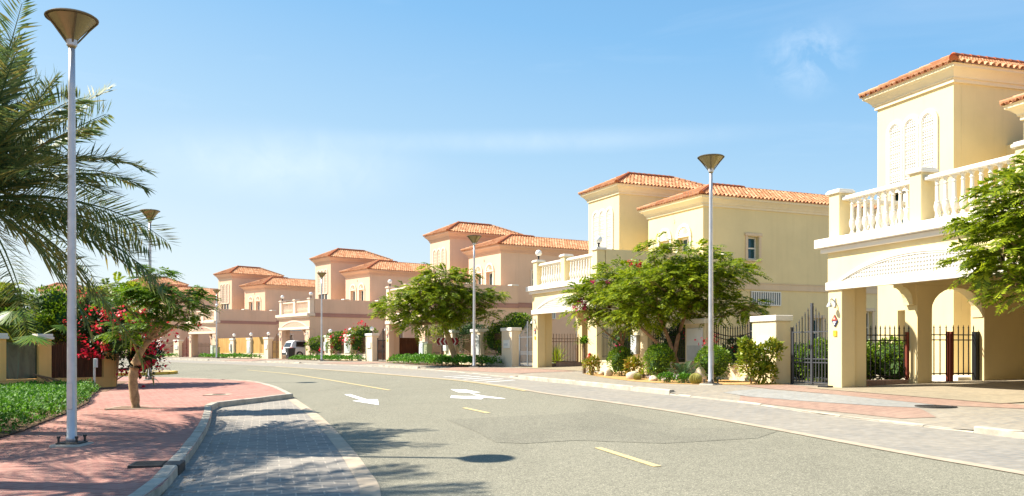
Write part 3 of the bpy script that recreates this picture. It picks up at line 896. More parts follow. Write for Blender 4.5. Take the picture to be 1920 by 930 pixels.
def make_villa(pal, W=6.0):
    cream = pal == 'cream'
    wall, trim, cor = ('cream', 'white', 'creamtrim') if cream else ('pink', 'pinkpale', 'pinktrim')
    lat = 'lattice' if cream else 'latticepink'
    bandm = 'stone' if cream else 'mauve'
    front = wall if cream else 'pinkpale'
    root = empty("villa", (0, 0, 0))
    # ---- carport and terrace walls
    mb = MB()
    mb.box((0, 0, 2.604), (W, .45, 3.62), wall)                        # wall over the opening
    mb.box((.45, .453, 3.3), (W-.45, 7.06, 3.88), wall)                 # terrace slab
    mb.box((0, .453, 2.75), (.447, 6.15, 3.88), wall)
    mb.box((W-.447, .453, -1.2), (W-.004, 7.08, HPAR), wall)            # side wall with its parapet
    mb.box((W1+.06, 6.86, 3.89), (W-.45, 7.078, HPAR), wall)
    mb.bbox((0.003, 0.003, -1.2), (.53, .42, 2.6), wall, .01)                # front posts of the carport
    mb.box((.02, .423, -1.2), (.46, .82, 2.74), wall)
    mb.bbox((W-.75, 0.003, -1.2), (W-.003, .45, 2.6), wall, .01)
    mb.box((.004, 2.48, -1.2), (.44, 2.96, 2.747), wall)
    mb.box((.004, 4.72, -1.2), (.44, 6.15, 2.747), wall)
    mb.box((.443, 6.153, -1.2), (W-.45, 6.4, 3.3), wall)                # back wall of the carport
    mb.prism([(2.04, 2.748), (2.478, 2.748), (2.478, 2.2), (2.36, 2.2)] + [(2.04+.32*math.cos(R(a)), 2.27+.40*math.sin(R(a))) for a in (0, 18, 36, 54, 72, 90)], 'x', .06, .40, wall)
    arcl = [(3.84+.86*math.cos(R(a)), 2.06+.62*math.sin(R(a))) for a in range(180, -1, -15)]
    for i in range(len(arcl)-1):
        p, q = arcl[i], arcl[i+1]
        mb.prism([(p[0], 2.748), (q[0], 2.748), q, p], 'x', .05, .41, wall)
    mb.box((.05, 2.963, 1.9), (.41, 2.99, 2.1), wall); mb.box((.05, 4.69, 1.9), (.41, 4.717, 2.1), wall)
    mb.build("carport_wall", root)
    # ---- tower
    mb = MB()
    wall_open(mb, T0, T1, -1.2, HT, TV, .3, [(-4.64, -2.66, 3.9, 6.28), (-4.3, -3.0, -1.2, 2.3)], wall)
    mb.box((T0, TV+.303, -1.2), (T0+.25, TV1, HT), wall); mb.box((T1-.25, TV+.303, -1.2), (T1, TV1, HT), wall)
    mb.box((T0+.26, TV1-.25, -1.2), (T1-.26, TV1, HT), wall)
    mb.box((T0+.26, TV+.31, 3.2), (T1-.26, TV1-.26, 3.88), wall)
    mb.box((T0+.26, TV+.31, 8.4), (T1-.26, TV1-.26, 8.6), wall)
    mb.box((T1+.003, 8.2, -1.2), (W0-.003, 8.5, HW-.2), wall)            # recess between the two wings
    mb.box((T1+.003, TV+.2, 3.3), (-.003, 8.197, 3.86), wall)            # porch roof slab
    mb.box((-5.2, 12.37, -1.2), (W0-.003, WVE, 6.9), wall)
    mb.build("tower_wall", root)
    mb = MB()
    moulding(mb, T0, TV, T1, TV1, [(0, HT-.02), (.07, HT-.02), (.07, HT+.10), (.12, HT+.10), (.12, HT+.14), (.16, HT+.2), (.25, HT+.30), (.31, HT+.34), (OFF, HT+.36), (OFF, HTE), (OFF+.05, HTE), (0, HTE+.01)], cor)
    mb.build("tower_cornice", root)
    hip_roof("tower_roof", root, T0, TV, T1, TV1, HTE+.005, 0.47, True)
    # screens on the tower front
    for a, b in ((-4.78, -3.99), (-3.99, -3.40), (-3.40, -2.48)):
        pass
    for uc in (-4.37, -3.69, -2.95 - .02):
        pn = MB()
        ro, ri = .385, .27
        fo = [(uc-ro, 6.3), (uc-ro, 8.22)] + arc(uc, 8.22, ro, 180, 0, 14)[1:] + [(uc+ro, 6.3)]
        fi = [(uc-ri, 6.3), (uc-ri, 8.22)] + arc(uc, 8.22, ri, 180, 0, 14)[1:] + [(uc+ri, 6.3)]
        pn.strip(fo, fi, 'y', TV-.06, TV-.001, trim)
        r2 = ri-.035
        f2 = [(uc-r2, 6.3), (uc-r2, 8.22)] + arc(uc, 8.22, r2, 180, 0, 14)[1:] + [(uc+r2, 6.3)]
        pn.strip(fi, f2, 'y', TV-.04, TV-.001, trim)
        fr = pn.build("screen_frame", root)
        ln = MB()
        ln.prism(f2, 'y', TV-.022, TV-.002, lat)
        for k in range(9):
            z = 6.34 + k*.235
            ln.box((uc-r2+.004, TV-.034, z), (uc+r2-.004, TV-.02, z+.028), trim)
        ln.build("pierced_screen", fr)
    # doors under the screens
    dr = MB()
    dr.box((-4.64, TV-.05, 6.2), (-2.66, TV-.003, 6.29), trim)
    for x in (-4.60, -4.02, -3.36, -2.74):
        dr.box((x-.05, TV+.02, 3.9), (x+.05, TV+.12, 6.2), trim)
    drf = dr.build("terrace_door_frame", root)
    g = MB(); g.box((-4.64, TV+.24, 3.9), (-2.66, TV+.26, 6.2), 'glass'); g.build("pane", drf)
    # ---- wing
    mb = MB()
    WO = [(.97, 1.85, 3.9, 6.28), (2.52, 3.42, 3.9, 6.28)]
    SO = [(9.27, 9.93, 5.2, 6.28), (9.4, 10.1, 1.0, 2.5), (13.2, 13.9, 1.0, 2.4), (16.5, 17.3, 1.2, 2.8)]
    wall_open(mb, W0, W1, -1.2, HW, WV, .3, WO, wall)
    wall_open(mb, WV+.303, WVE, -1.2, HW, W1-.3, .3, SO, wall, 'x')
    mb.box((W0, WV+.303, -1.2), (W0+.25, WVE, HW), wall)
    mb.box((W0+.26, WVE-.25, -1.2), (W1-.31, WVE, HW), wall)
    mb.box((W0+.26, WV+.31, 3.2), (W1-.31, WVE-.26, 3.88), wall)
    mb.box((W0+.26, WV+.31, 7.0), (W1-.31, WVE-.26, 7.2), wall)
    mb.box((W0+.26, WV+1.6, 3.9), (W1-.31, WV+1.7, 7.0), wall)
    mb.build("wing_wall", root)
    mb = MB()
    moulding(mb, W0, WV, W1, WVE, [(0, HW-.02), (.07, HW-.02), (.07, HW+.10), (.12, HW+.10), (.12, HW+.14), (.16, HW+.19), (.25, HW+.28), (.31, HW+.32), (OFF, HW+.34), (OFF, HWE), (OFF+.05, HWE), (0, HWE+.01)], cor)
    mb.build("wing_cornice", root)
    hip_roof("wing_roof", root, W0, WV, W1, WVE, HWE+.005, 0.385, False)
    # string course
    mb = MB()
    mb.box((W1+.002, 7.082, 3.74), (W1+.055, WVE, 4.03), bandm)
    mb.box((W1+.002, 7.082, 4.033), (W1+.08, WVE, 4.07), bandm)
    mb.box((W-.003, .5, 3.60), (W+.05, 7.1, 3.86), bandm)
    mb.box((W-.003, .5, 3.863), (W+.08, 7.13, 3.91), bandm)
    mb.box((W-1.0, 7.083, 3.60), (W+.05, 7.13, 3.86), bandm)
    mb.build("string_course", root)
    # arched terrace doors on the wing
    for (a, b, z0, z1) in WO:
        c = (a+b)/2; hw = (b-a)/2
        f = MB()
        for x0_, x1_ in ((a-.13, a-.002), (b+.002, b+.13)):
            f.box((x0_, WV-.06, 3.9), (x1_, WV-.002, 6.3), trim)
        ro, ri = hw+.13, hw-.01
        outer = arc(c, 6.34, ro, 180, 0, 16); inner = arc(c, 6.34, ri, 180, 0, 16)
        f.strip(outer, inner, 'y', WV-.07, WV-.002, trim)
        f.box((a-.15, WV-.08, 6.28), (b+.15, WV-.003, 6.345), trim)
        f.prism(inner, 'y', WV-.02, WV-.004, trim)
        for k in range(9):                                            # shell ribs
            t = R(12+k*19.5)
            f.tube([(c+.09*math.cos(t), WV-.025, 6.36+.09*math.sin(t)), (c+(ri-.05)*math.cos(t), WV-.025, 6.36+(ri-.05)*math.sin(t))], [.012, .034], trim, 6)
        df = f.build("arched_door_surround", root)
        g = MB()
        g.box((a+.003, WV+.25, 3.9), (b-.003, WV+.27, 6.277), 'glass')
        g.build("pane", df)
        g = MB()
        for x in (a+.03, c, b-.03):
            g.box((x-.03, WV+.20, 3.9), (x+.03, WV+.249, 6.27), 'frame')
        g.box((a+.06, WV+.20, 6.18), (b-.06, WV+.248, 6.27), 'frame'); g.box((a+.06, WV+.203, 5.0), (b-.06, WV+.246, 5.06), 'frame')
        g.build("door_leaf", df)
    o = MB(); o.prism([(2.18, 7.02), (2.24, 7.12), (2.18, 7.24), (2.12, 7.12)], 'y', WV-.02, WV-.001, bandm); o.build("wall_ornament", root)
    # wing side windows
    for (a, b, z0, z1) in SO:
        f = MB(); x = W1
        tm = 'stone' if cream else 'pinkpale'
        f.box((x+.002, a-.14, z0-.02), (x+.05, a-.002, z1+.02), tm); f.box((x+.002, b+.002, z0-.02), (x+.05, b+.14, z1+.02), tm)
        f.bbox((x+.001, a-.19, z1+.02), (x+.09, b+.19, z1+.17), tm, .02)
        f.bbox((x+.001, a-.17, z0-.12), (x+.10, b+.17, z0-.02), tm, .02)
        wf = f.build("window_surround", root)
        g = MB(); g.box((x-.27, a+.003, z0+.002), (x-.25, b-.003, z1-.003), 'glass'); g.build("pane", wf)
        g = MB()
        for y in (a+.035, b-.035):
            g.box((x-.245, y-.03, z0+.003), (x-.19, y+.03, z1-.004), 'frame')
        for z in (z0+.035, (z0+z1)/2, z1-.04):
            g.box((x-.243, a+.066, z-.03), (x-.192, b-.066, z+.03), 'frame')
        g.build("sash", wf)
    # white slatted grille under the string course
    g = MB()
    g.box((W1+.02, 9.45, 3.0), (W1+.04, 11.2, 3.66), 'glass')
    g.box((W1+.045, 9.42, 2.98), (W1+.10, 11.23, 3.03), 'frame'); g.box((W1+.045, 9.42, 3.62), (W1+.10, 11.23, 3.67), 'frame')
    for k in range(14):
        g.box((W1+.045, 9.44+k*.135, 3.03), (W1+.09, 9.44+k*.135+.06, 3.62), 'frame')
    g.build("slatted_grille", root)
    # ---- carport front: beam, arch tympanum, slab mouldings
    b = MB()
    b.bbox((-.035, -.055, 2.55), (W+.035, .0, 2.76), trim, .012)
    ch, sg_, z0 = 2.52, .50, 2.762
    Rr = (ch*ch+sg_*sg_)/(2*sg_)
    def seg(half, base, rise, n=24):
        r = (half*half+rise*rise)/(2*rise)
        a = math.asin(half/r)
        return [(3.0 + r*math.sin(-a+2*a*k/n), base + rise - r + r*math.cos(-a+2*a*k/n)) for k in range(n+1)]
    so = seg(2.62, z0, .60); si = seg(2.48, z0, .48); s3 = seg(2.43, z0, .435)
    b.strip(so, si, 'y', -.05, -.001, trim)
    b.strip(si, s3, 'y', -.032, -.001, trim)
    bo = b.build("carport_beam", root)
    t = MB(); t.prism(s3, 'y', -.018, -.002, lat); t.build("pierced_tympanum", bo)
    s_ = MB()
    s_.bbox((-.24, -.25, 3.66), (W+.055, .497, 3.895), trim, .015)
    s_.bbox((-.14, -.13, 3.53), (W+.045, -.001, 3.655), trim, .012)
    s_.box((-.14, -.001, 3.56), (-.001, 6.1, 3.65), trim)
    s_.box((-.2, .5, 3.66), (-.001, 6.1, 3.89), trim)
    s_.build("terrace_edge", root)
    # ---- balustrade: posts, plinth, handrail, turned balusters
    for u in (.003, 2.78, 5.58):
        p = MB(); w = .40 if u != 2.78 else .36
        p.bbox((u, .03, 3.9), (u+w, .43, 5.06), front, .008)
        p.bbox((u-.06, -.03, 5.06), (u+w+.06, .49, 5.13), trim, .012)
        p.bbox((u-.03, .0, 5.131), (u+w+.03, .46, 5.17), trim, .012)
        p.build("terrace_post", root)
    p = MB()
    for a, b_ in ((.405, 2.778), (3.142, 5.578)):
        p.bbox((a, .10, 4.86), (b_, .34, 4.965), trim, .015)
        p.bbox((a, .12, 3.897), (b_, .33, 3.96), trim, .008)
    p.bbox((.06, .44, 4.86), (.30, 6.1, 4.965), trim, .015)
    p.bbox((.07, .44, 3.897), (.29, 6.1, 3.96), trim, .008)
    p.build("handrail", root)
    bl = MB(); bl.lathe([(r*1.02, z*.90/.88) for r, z in BAL_PROF], (0, 0, 0), trim, 12)
    proto = None
    spots = [(.66+k*.235, .22) for k in range(9)] + [(3.42+k*.235, .22) for k in range(9)] + [(.18, .85+k*.30) for k in range(18)]
    for x, y in spots:
        if proto is None:
            o = proto = bl.build("baluster", root, smooth=True)
        else:
            o = proto.copy(); COL.objects.link(o); o.parent = root
        o.location = (x, y, 3.962)
    for a, b in ((3.2, 3.75), (6.55, 7.1)):
        p = MB(); p.bbox((W-.5, a, HPAR+.002), (W+.05, b, HPAR+.09), 'white', .01); p.build("parapet_cap", root)
    # lantern brackets on the two front posts
    for u in (.27, W-.38):
        l = MB()
        l.box((u-.045, -.03, 2.12), (u+.045, -.001, 2.34), 'meter')
        l.tube([(u, -.03, 2.28), (u, -.12, 2.33), (u+.02, -.17, 2.30), (u+.02, -.18, 2.22)], .02, 'meter', 6)
        l.lathe([(.03, -.02), (.07, -.09), (.075, -.13), (.03, -.14)], (u+.02, -.18, 2.24), 'meter', 10)
        l.build("wall_lamp", root)
    # entrance door and steps in the porch
    d = MB()
    d.box((-1.5, 8.13, .2), (-.5, 8.197, 2.5), 'irongold'); d.build("front_door", root)
    st = MB(); st.box((-2.0, 4.3, -1.0), (-.02, 8.19, .24), 'white'); st.box((-1.7, 3.9, -1.0), (-.02, 4.297, .12), 'white'); st.build("porch_steps", root)
    return root

def globe_on(root, u, v, z, dark=True):
    """small post-top globe light, part of whatever it stands on"""
    l = MB()
    l.lathe([(.075, 0), (.075, .03), (.035, .05), (.03, .14), (.06, .17), (.06, .2)], (u, v, z), 'black', 12)
    o = l.build("globe_lamp", root)
    g = MB(); g.lathe([(.05, .195), (.115, .235), (.15, .30), (.155, .345), (.14, .41), (.10, .465), (.04, .495), (.005, .50)], (u, v, z), 'globe', 16)
    g.build("globe", o, smooth=True)
    return o

near_villa = make_villa('cream', 6.8)
cream_villa = make_villa('cream')
pink_villa = make_villa('pink')
VILLA_LABELS = ["cream yellow villa nearest on the right with white balusters and tiled tower roof",
    "cream yellow villa behind the flame trees with arched terrace doors and tiled roofs",
    "pink villa next to the cream one, behind the round flame tree and chevron sign",
    "pink villa with red bougainvillea fence and white car under its terrace",
    "pink villa with bamboo screens along its fence and pale cabinet in front",
    "pink villa half hidden behind the small street tree",
    "farthest pink villa showing only its roof above the left garden plants"]
villas = []
for i, h in enumerate(HOUSES):
    src = (near_villa, cream_villa)[i] if i < 2 else pink_villa
    v = src if i < 3 else copy_tree(src)
    v.location = (h[0], h[1], h[3]+CAMH)
    v.rotation_euler = (0, 0, -h[2])
    tag(v, VILLA_LABELS[i], "villa", "tile roofed villas along the curved street")
    villas.append(v)
for i in range(1, 6):
    globe_on(villas[i], .2, .23, 5.17); globe_on(villas[i], 5.78, .23, 5.17)

# ------------------------------------------------------------------ boundary walls, railings and gates
def bars(mb, a, b, z0, top, mat, gap=0.125, r=0.009, y=0.0, rails=(0.12, -0.22, -0.34), spear=True, axis='x'):
    """vertical bars from a to b with spear tips; top(s) gives the bar height"""
    n = max(2, round((b-a)/gap))
    P = (lambda s, z: (s, y, z)) if axis == 'x' else (lambda s, z: (y, s, z))
    for k in range(n+1):
        s = a + (b-a)*k/n
        t = top(s)
        q = P(s, 0)
        mb.box((q[0]-r, q[1]-r, z0), (q[0]+r, q[1]+r, t), mat)
        if spear:
            mb.lathe([(r, 0), (.024, .02), (.018, .04), (.002, .11)], P(s, t), mat, 5)
    for d in rails:
        if d > 0:
            p, q = P(a, z0+d), P(b, z0+d)
            mb.box((min(p[0], q[0])-r*.9, min(p[1], q[1])-r*.9, p[2]-.016), (max(p[0], q[0])+r*.9, max(p[1], q[1])+r*.9, p[2]+.016), mat)
        else:
            for k in range(n):
                s0, s1 = a+(b-a)*k/n, a+(b-a)*(k+1)/n
                p, q = P(s0, top(s0)+d), P(s1, top(s1)+d)
                mb.tube([p, q], .015, mat, 4)

class Lot:
    """the street edge between villa k and its neighbour nearer to us: x along it, y into the garden"""
    def __init__(s, k):
        h, h2 = HOUSES[k], HOUSES[k-1]
        s.A = np.array(local(h[:3], 6.0, 0)); s.B = np.array(h2[:2])
        s.L = np.linalg.norm(s.B-s.A); s.d = (s.B-s.A)/s.L
        s.n = np.array([-s.d[1], s.d[0]])          # into the garden (left of travel towards us)
        s.z0, s.z1 = h[3]+CAMH, h2[3]+CAMH
        s.k = s.L/14.17
        s.rz = math.atan2(s.d[1], s.d[0])
    def z(s, x):
        return s.z0 + (s.z1-s.z0)*x/s.L
    def pt(s, x, y, dz=0.0):
        q = s.A + s.d*x + s.n*y
        return (q[0], q[1], s.z(x)+dz)

PILL = [(3.2, 4.4), (7.05, 8.3), (10.85, 12.0)]
def boundary(k, wallm, capm, fill, fillmats, label, globes=False, meters=True):
    lot = Lot(k)
    root = empty("boundary_wall", (lot.A[0], lot.A[1], lot.z0), lot.rz)
    sl = (lot.z1-lot.z0)/lot.L
    K = lot.k
    mb = MB()
    mb.box((.02, .12, -1.0), (10.9*K, .34, .46+min(0, sl*10)), wallm)
    mb.box((.02, .09, .462+min(0, sl*10)), (10.9*K, .37, .52+min(0, sl*10)), wallm)
    mb.build("low_wall", root)
    for i, (a, b) in enumerate(PILL):
        a, b = a*K, b*K
        if K > 1.05 or k == 4: a = b-0.95
        zz = sl*(a+b)/2
        p = MB(); p.bbox((a, 0, -1.0), (b, .50, 1.80+zz), wallm, .01)
        po = p.build("pillar", root)
        c = MB(); c.bbox((a-.05, -.05, 1.80+zz), (b+.05, .55, 1.97+zz), capm, .015)
        c.build("cap", po)
        if meters:
            m = MB()
            mw = (b-a)
            if i == 0:
                m.bbox((a+.12, -.14, .72+zz), (a+.12+mw*.38, -.002, 1.45+zz), 'meter', .01)
                m.box((a+.15, -.146, .9+zz), (a+.10+mw*.38, -.141, 1.1+zz), 'frame')
            elif i == 1:
                m.bbox((a+.15, -.05, .55+zz), (b-.12, -.002, 1.66+zz), 'cab_white', .01)
                m.box((a+.20, -.056, .60+zz), (b-.17, -.051, 1.08+zz), 'meter')
            else:
                m.bbox((a+.3, -.06, .92+zz), (a+.85*mw, -.002, 1.34+zz), 'frame', .01)
                m.box((a+.42, -.066, 1.05+zz), (a+.7*mw, -.061, 1.17+zz), 'meter')
            m.build("meter_box", po)
        if globes:
            globe_on(po, (a+b)/2, .25, 1.97+zz)
    edges = [(0.02, PILL[0][0]*K), (PILL[0][1]*K, PILL[1][0]*K), (PILL[1][1]*K, PILL[2][0]*K)]
    if K > 1.05 or k == 4:
        edges = [(0.02, PILL[0][1]*K-.95), (PILL[0][1]*K, PILL[1][1]*K-.95), (PILL[1][1]*K, PILL[2][1]*K-.95)]
    for i, (a, b) in enumerate(edges):
        zz = sl*(a+b)/2
        r = MB()
        if fill == 'iron':
            top = lambda s, a=a, b=b, zz=zz: 1.60 + zz + .20*((2*(s-a)/(b-a)-1)**2)
            bars(r, a+.03, b-.03, .52+zz-.03, top, fillmats, .13, .010, .23)
            r.build("railing", root)
        else:
            r.box((a+.01, .2, .50+zz), (b-.01, .235, 2.02+zz), fillmats)
            for q in (.9, 1.6):
                r.box((a+.01, .236, q+zz), (b-.01, .262, q+.05+zz), fillmats)
            r.build("bamboo_screen" if fillmats == 'bamboo' else "reed_screen", root)
    tag(root, label, "boundary wall", "boundary walls between the villas")
    return lot, root

def gate(lot, mat, label, screen=None, post='iron'):
    K = lot.k
    a, b = 12.35*K, lot.L-.06
    root = empty("garden_gate", lot.pt(a, .25), lot.rz)
    w = b-a
    if lot.k > 1.05:
        pass
    for x in (0, w-.06):
        pm = MB(); pm.box((x, -.03, .02), (x+.06, .03, 1.62), post); pm.build("gate_post", root)
    for i in range(2):
        x0, x1 = (.07, w/2-.008) if i == 0 else (w/2+.008, w-.07)
        m = MB()
        top = (lambda s: 1.62 + .68*(s/(w/2))**1.3) if i == 0 else (lambda s: 1.62 + .68*((w-s)/(w/2))**1.3)
        if screen:
            m.box((x0+.02, .012, .08), (x1-.02, .03, 1.62 if screen == 'bamboo' else 1.5), screen)
        bars(m, x0+.03, x1-.03, .08, lambda s: top(s)-.1, mat, .125, .010, 0, rails=(), spear=True)
        for z in (.07, .62, .72, 1.46):
            m.box((x0, -.016, z), (x1, .016, z+.03), mat)
        xe = x1 if i == 0 else x0
        m.box((xe-.03, -.028, .04), (xe+.03, .028, 2.26), mat)
        xe = x0 if i == 0 else x1
        m.box((xe-.025, -.025, .04), (xe+.025, .025, 1.5), mat)
        m.box((w/2-.10 if i == 0 else w/2+.04, -.06, 1.0), (w/2-.04 if i == 0 else w/2+.10, -.028, 1.12), post)
        m.build("gate_leaf", root)
    tag(root, label, "gate", "double gates beside the terrace posts")
    return root

lot2, _ = boundary(1, 'fencecream', 'white', 'iron', 'iron', "cream boundary wall with black iron railings behind the planted bed")
gate(lot2, 'irondark', "grey iron double gate with raised centre beside the nearest villa", None, 'iron')
lot3, _ = boundary(2, 'fencepale', 'white', 'iron', 'irongold', "pale boundary wall with brown railings behind the leaning flame tree")
gate(lot3, 'irongrey', "silver grey double gate with arched spear top before the second cream villa", None, 'irongrey')
lot4, _ = boundary(3, 'fencepale', 'white', 'iron', 'irongold', "boundary wall with globe lamps and red bougainvillea climbing its railings", True)
gate(lot4, 'iron', "dark iron gate with reed backing beside the bougainvillea fence", 'reed', 'iron')
lot5, _ = boundary(4, 'fencepale', 'white', 'screen', 'bamboo', "boundary wall with globe lamps and bamboo screens between its pillars", True)
gate(lot5, 'irongold', "gate covered with bamboo at the end of the bamboo screen wall", 'bamboo', 'irongold')
lot6, _ = boundary(5, 'fencepale', 'white', 'iron', 'irongold', "farthest boundary wall with dark railings seen past the small street tree", True)
gate(lot6, 'rust', "far gate with red leaf beside the villa seen past the small street tree", None, 'rust')

# side railings in the carports, between the front post and the second one
def side_railing(i, mat, label, kind='iron', h=1.55, gatem=None):
    v = HOUSES[i]
    root = empty("side_railing", (v[0], v[1], v[3]+CAMH), -v[2])
    m = MB()
    if kind == 'iron':
        bars(m, .88, 2.42, .24, lambda s: h, mat, .155, .011, .2, rails=(.05, -.16, -.30), axis='y')
        m.build("railing", root)
        p = MB(); p.box((.15, 2.34, .06), (.22, 2.40, 1.48), 'rust' if i == 0 else mat); p.build("end_post", root)
        k = MB(); k.box((.08, .85, -.6), (.32, 2.3, .20), 'brick_rose' if i < 2 else 'fencepale'); k.build("low_wall", root)
    else:
        m.box((.16, .83, .05), (.20, 2.47, 1.62), kind); m.build("screen", root)
        k = MB(); k.box((.20, .84, .3), (.23, 2.46, .36), kind); k.box((.20, .84, 1.3), (.23, 2.46, 1.36), kind); k.build("batten", root)
    tag(root, label, "railing", "railings between the terrace posts")
    return root
side_railing(0, 'iron', "black spear topped railing between the posts of the nearest terrace")
side_railing(1, 'irongold', "railing with tall grass behind it under the second cream terrace")
side_railing(2, 'x', "brown reed screen under the terrace beside the white electric cabinet", 'reed')
side_railing(3, 'x', "bamboo screen under the terrace beside the white car", 'bamboo')
side_railing(4, 'irongold', "dark railing under the terrace of the villa with bamboo screens")
# the little gate in the arch of the nearest villa
v = HOUSES[0]
root = empty("arch_gate", (v[0], v[1], v[3]+CAMH), -v[2])
for i, (a, b) in enumerate(((3.0, 3.72), (3.86, 4.66))):
    m = MB()
    bars(m, a+.05, b-.05, .30, lambda s: 1.58, 'iron', .18, .011, .2, rails=(.05, -.17, -.31), axis='y')
    o = m.build("gate_leaf", root)
    p = MB()
    y = b if i == 0 else a-.02
    p.box((.165, y-.035, .06), (.235, y+.035, 1.50), 'rust'); p.build("stile", o)
p = MB(); p.box((.15, 4.60, .05), (.30, 4.715, 1.50), 'black'); p.build("gate_post", root)
tag(root, "small black gate with red stiles in the arch of the nearest terrace", "gate")

# ------------------------------------------------------------------ street lamps
def street_lamp(first=None):
    root = empty("street_lamp", (0, 0, 0))
    b = MB()
    b.bbox((-.24, -.24, -.05), (.24, .24, .03), 'concrete', .02)
    b.bbox((-.17, -.17, .03), (.17, .17, .055), 'cast', .008)
    for sx in (-1, 1):
        for sy in (-1, 1):
            b.lathe([(.018, 0), (.018, .07), (.03, .07), (.03, .10)], (sx*.135, sy*.135, .05), 'cast', 6)
    b.build("base_plate", root)
    p = MB()
    p.lathe([(.088, .05), (.085, .12), (.073, .14), (.070, 1.0), (.066, 2.2), (.060, 3.6), (.050, 5.4), (.046, 6.04)], (0, 0, 0), 'pole', 20)
    p.build("pole", root, smooth=True)
    d = MB()
    d.bbox((-.045, -.079, .55), (.045, -.062, .95), 'pole', .006); d.build("access_door", root)
    h = MB()
    h.lathe([(.05, 6.02), (.062, 6.05), (.068, 6.12), (.12, 6.2), (.24, 6.34), (.345, 6.46), (.35, 6.465), (.13, 6.23), (.06, 6.15), (.05, 6.10)], (0, 0, 0), 'lampglass', 28)
    ho = h.build("lamp_head", root, smooth=True)
    l = MB(); l.lathe([(.346, 6.455), (.375, 6.46), (.38, 6.475), (.345, 6.50), (.05, 6.515), (.002, 6.515)], (0, 0, 0), 'lamplid', 32); l.build("lid", ho)
    l = MB(); l.lathe([(.052, 6.04), (.075, 6.06), (.085, 6.2), (.07, 6.3), (.03, 6.34)], (0, 0, 0), 'pole', 16); l.build("lamp_socket", ho)
    for k in range(4):
        a = R(35+90*k)
        r = MB()
        r.tube([(.07*math.cos(a), .07*math.sin(a), 6.10), (.25*math.cos(a), .25*math.sin(a), 6.335), (.36*math.cos(a), .36*math.sin(a), 6.46)], .014, 'lamplid', 6)
        r.build("rib", ho)
    return root
lamp0 = street_lamp()
LAMPS = [(-6.23, 13.1, "nearest street lamp, its grey pole standing on the red pavement before the palm"),
         (6.5, 24.6, "street lamp rising from the planted bed in front of the second cream villa"),
         (-.42, 42.6, "street lamp in the low hedge beside the leaning flame tree"),
         (-11.85, 63.6, "slim street lamp before the bougainvillea fence"),
         (-25.1, 81.5, "farthest street lamp, in front of the bamboo screen wall"),
         (-12.75, 33.1, "street lamp behind the small street tree, its head beside the palm fronds")]
for i, (x, y, lab) in enumerate(LAMPS):
    o = lamp0 if i == 0 else copy_tree(lamp0)
    o.location = (x, y, G(x, y))
    o.rotation_euler = (0, 0, i*0.7)
    tag(o, lab, "street lamp", "conical street lamps along the road")

# ------------------------------------------------------------------ vegetation
def rot_basis(d):
    """two vectors perpendicular to each row of d"""
    up = np.tile(np.array([0., 0., 1.]), (len(d), 1))
    s = np.cross(d, up)
    n = np.linalg.norm(s, axis=1, keepdims=True)
    s = np.where(n < 1e-3, np.array([[1., 0, 0]]), s/np.maximum(n, 1e-6))
    return s, np.cross(s, d)
def rhombs(p, d, w, length, width, fold=0.0):
    """leaf quads: base p, direction d, width direction w"""
    length = np.asarray(length).reshape(-1, 1); width = np.asarray(width).reshape(-1, 1)
    m = p + d*length*0.45
    return np.stack([p, m + w*width*.5, p + d*length, m - w*width*.5], axis=1)
def unit(v):
    return v/np.maximum(np.linalg.norm(v, axis=-1, keepdims=True), 1e-9)

def in_blobs(rng, blobs, n, shell=0.55):
    """random points in a set of ellipsoids, denser towards their upper shells"""
    vol = np.array([b[1][0]*b[1][1]*b[1][2] for b in blobs])**0.75
    which = rng.choice(len(blobs), n, p=vol/vol.sum())
    d = unit(rng.normal(size=(n, 3)))
    d[:, 2] = np.where(rng.random(n) < 0.5, np.abs(d[:, 2]), d[:, 2])
    r = shell + (1-shell)*rng.random(n)**0.6
    r = np.where(rng.random(n) < 0.22, rng.random(n)**0.5*shell, r)
    c = np.array([blobs[i][0] for i in which]); rad = np.array([blobs[i][1] for i in which])
    return c + d*rad*r[:, None], d, which

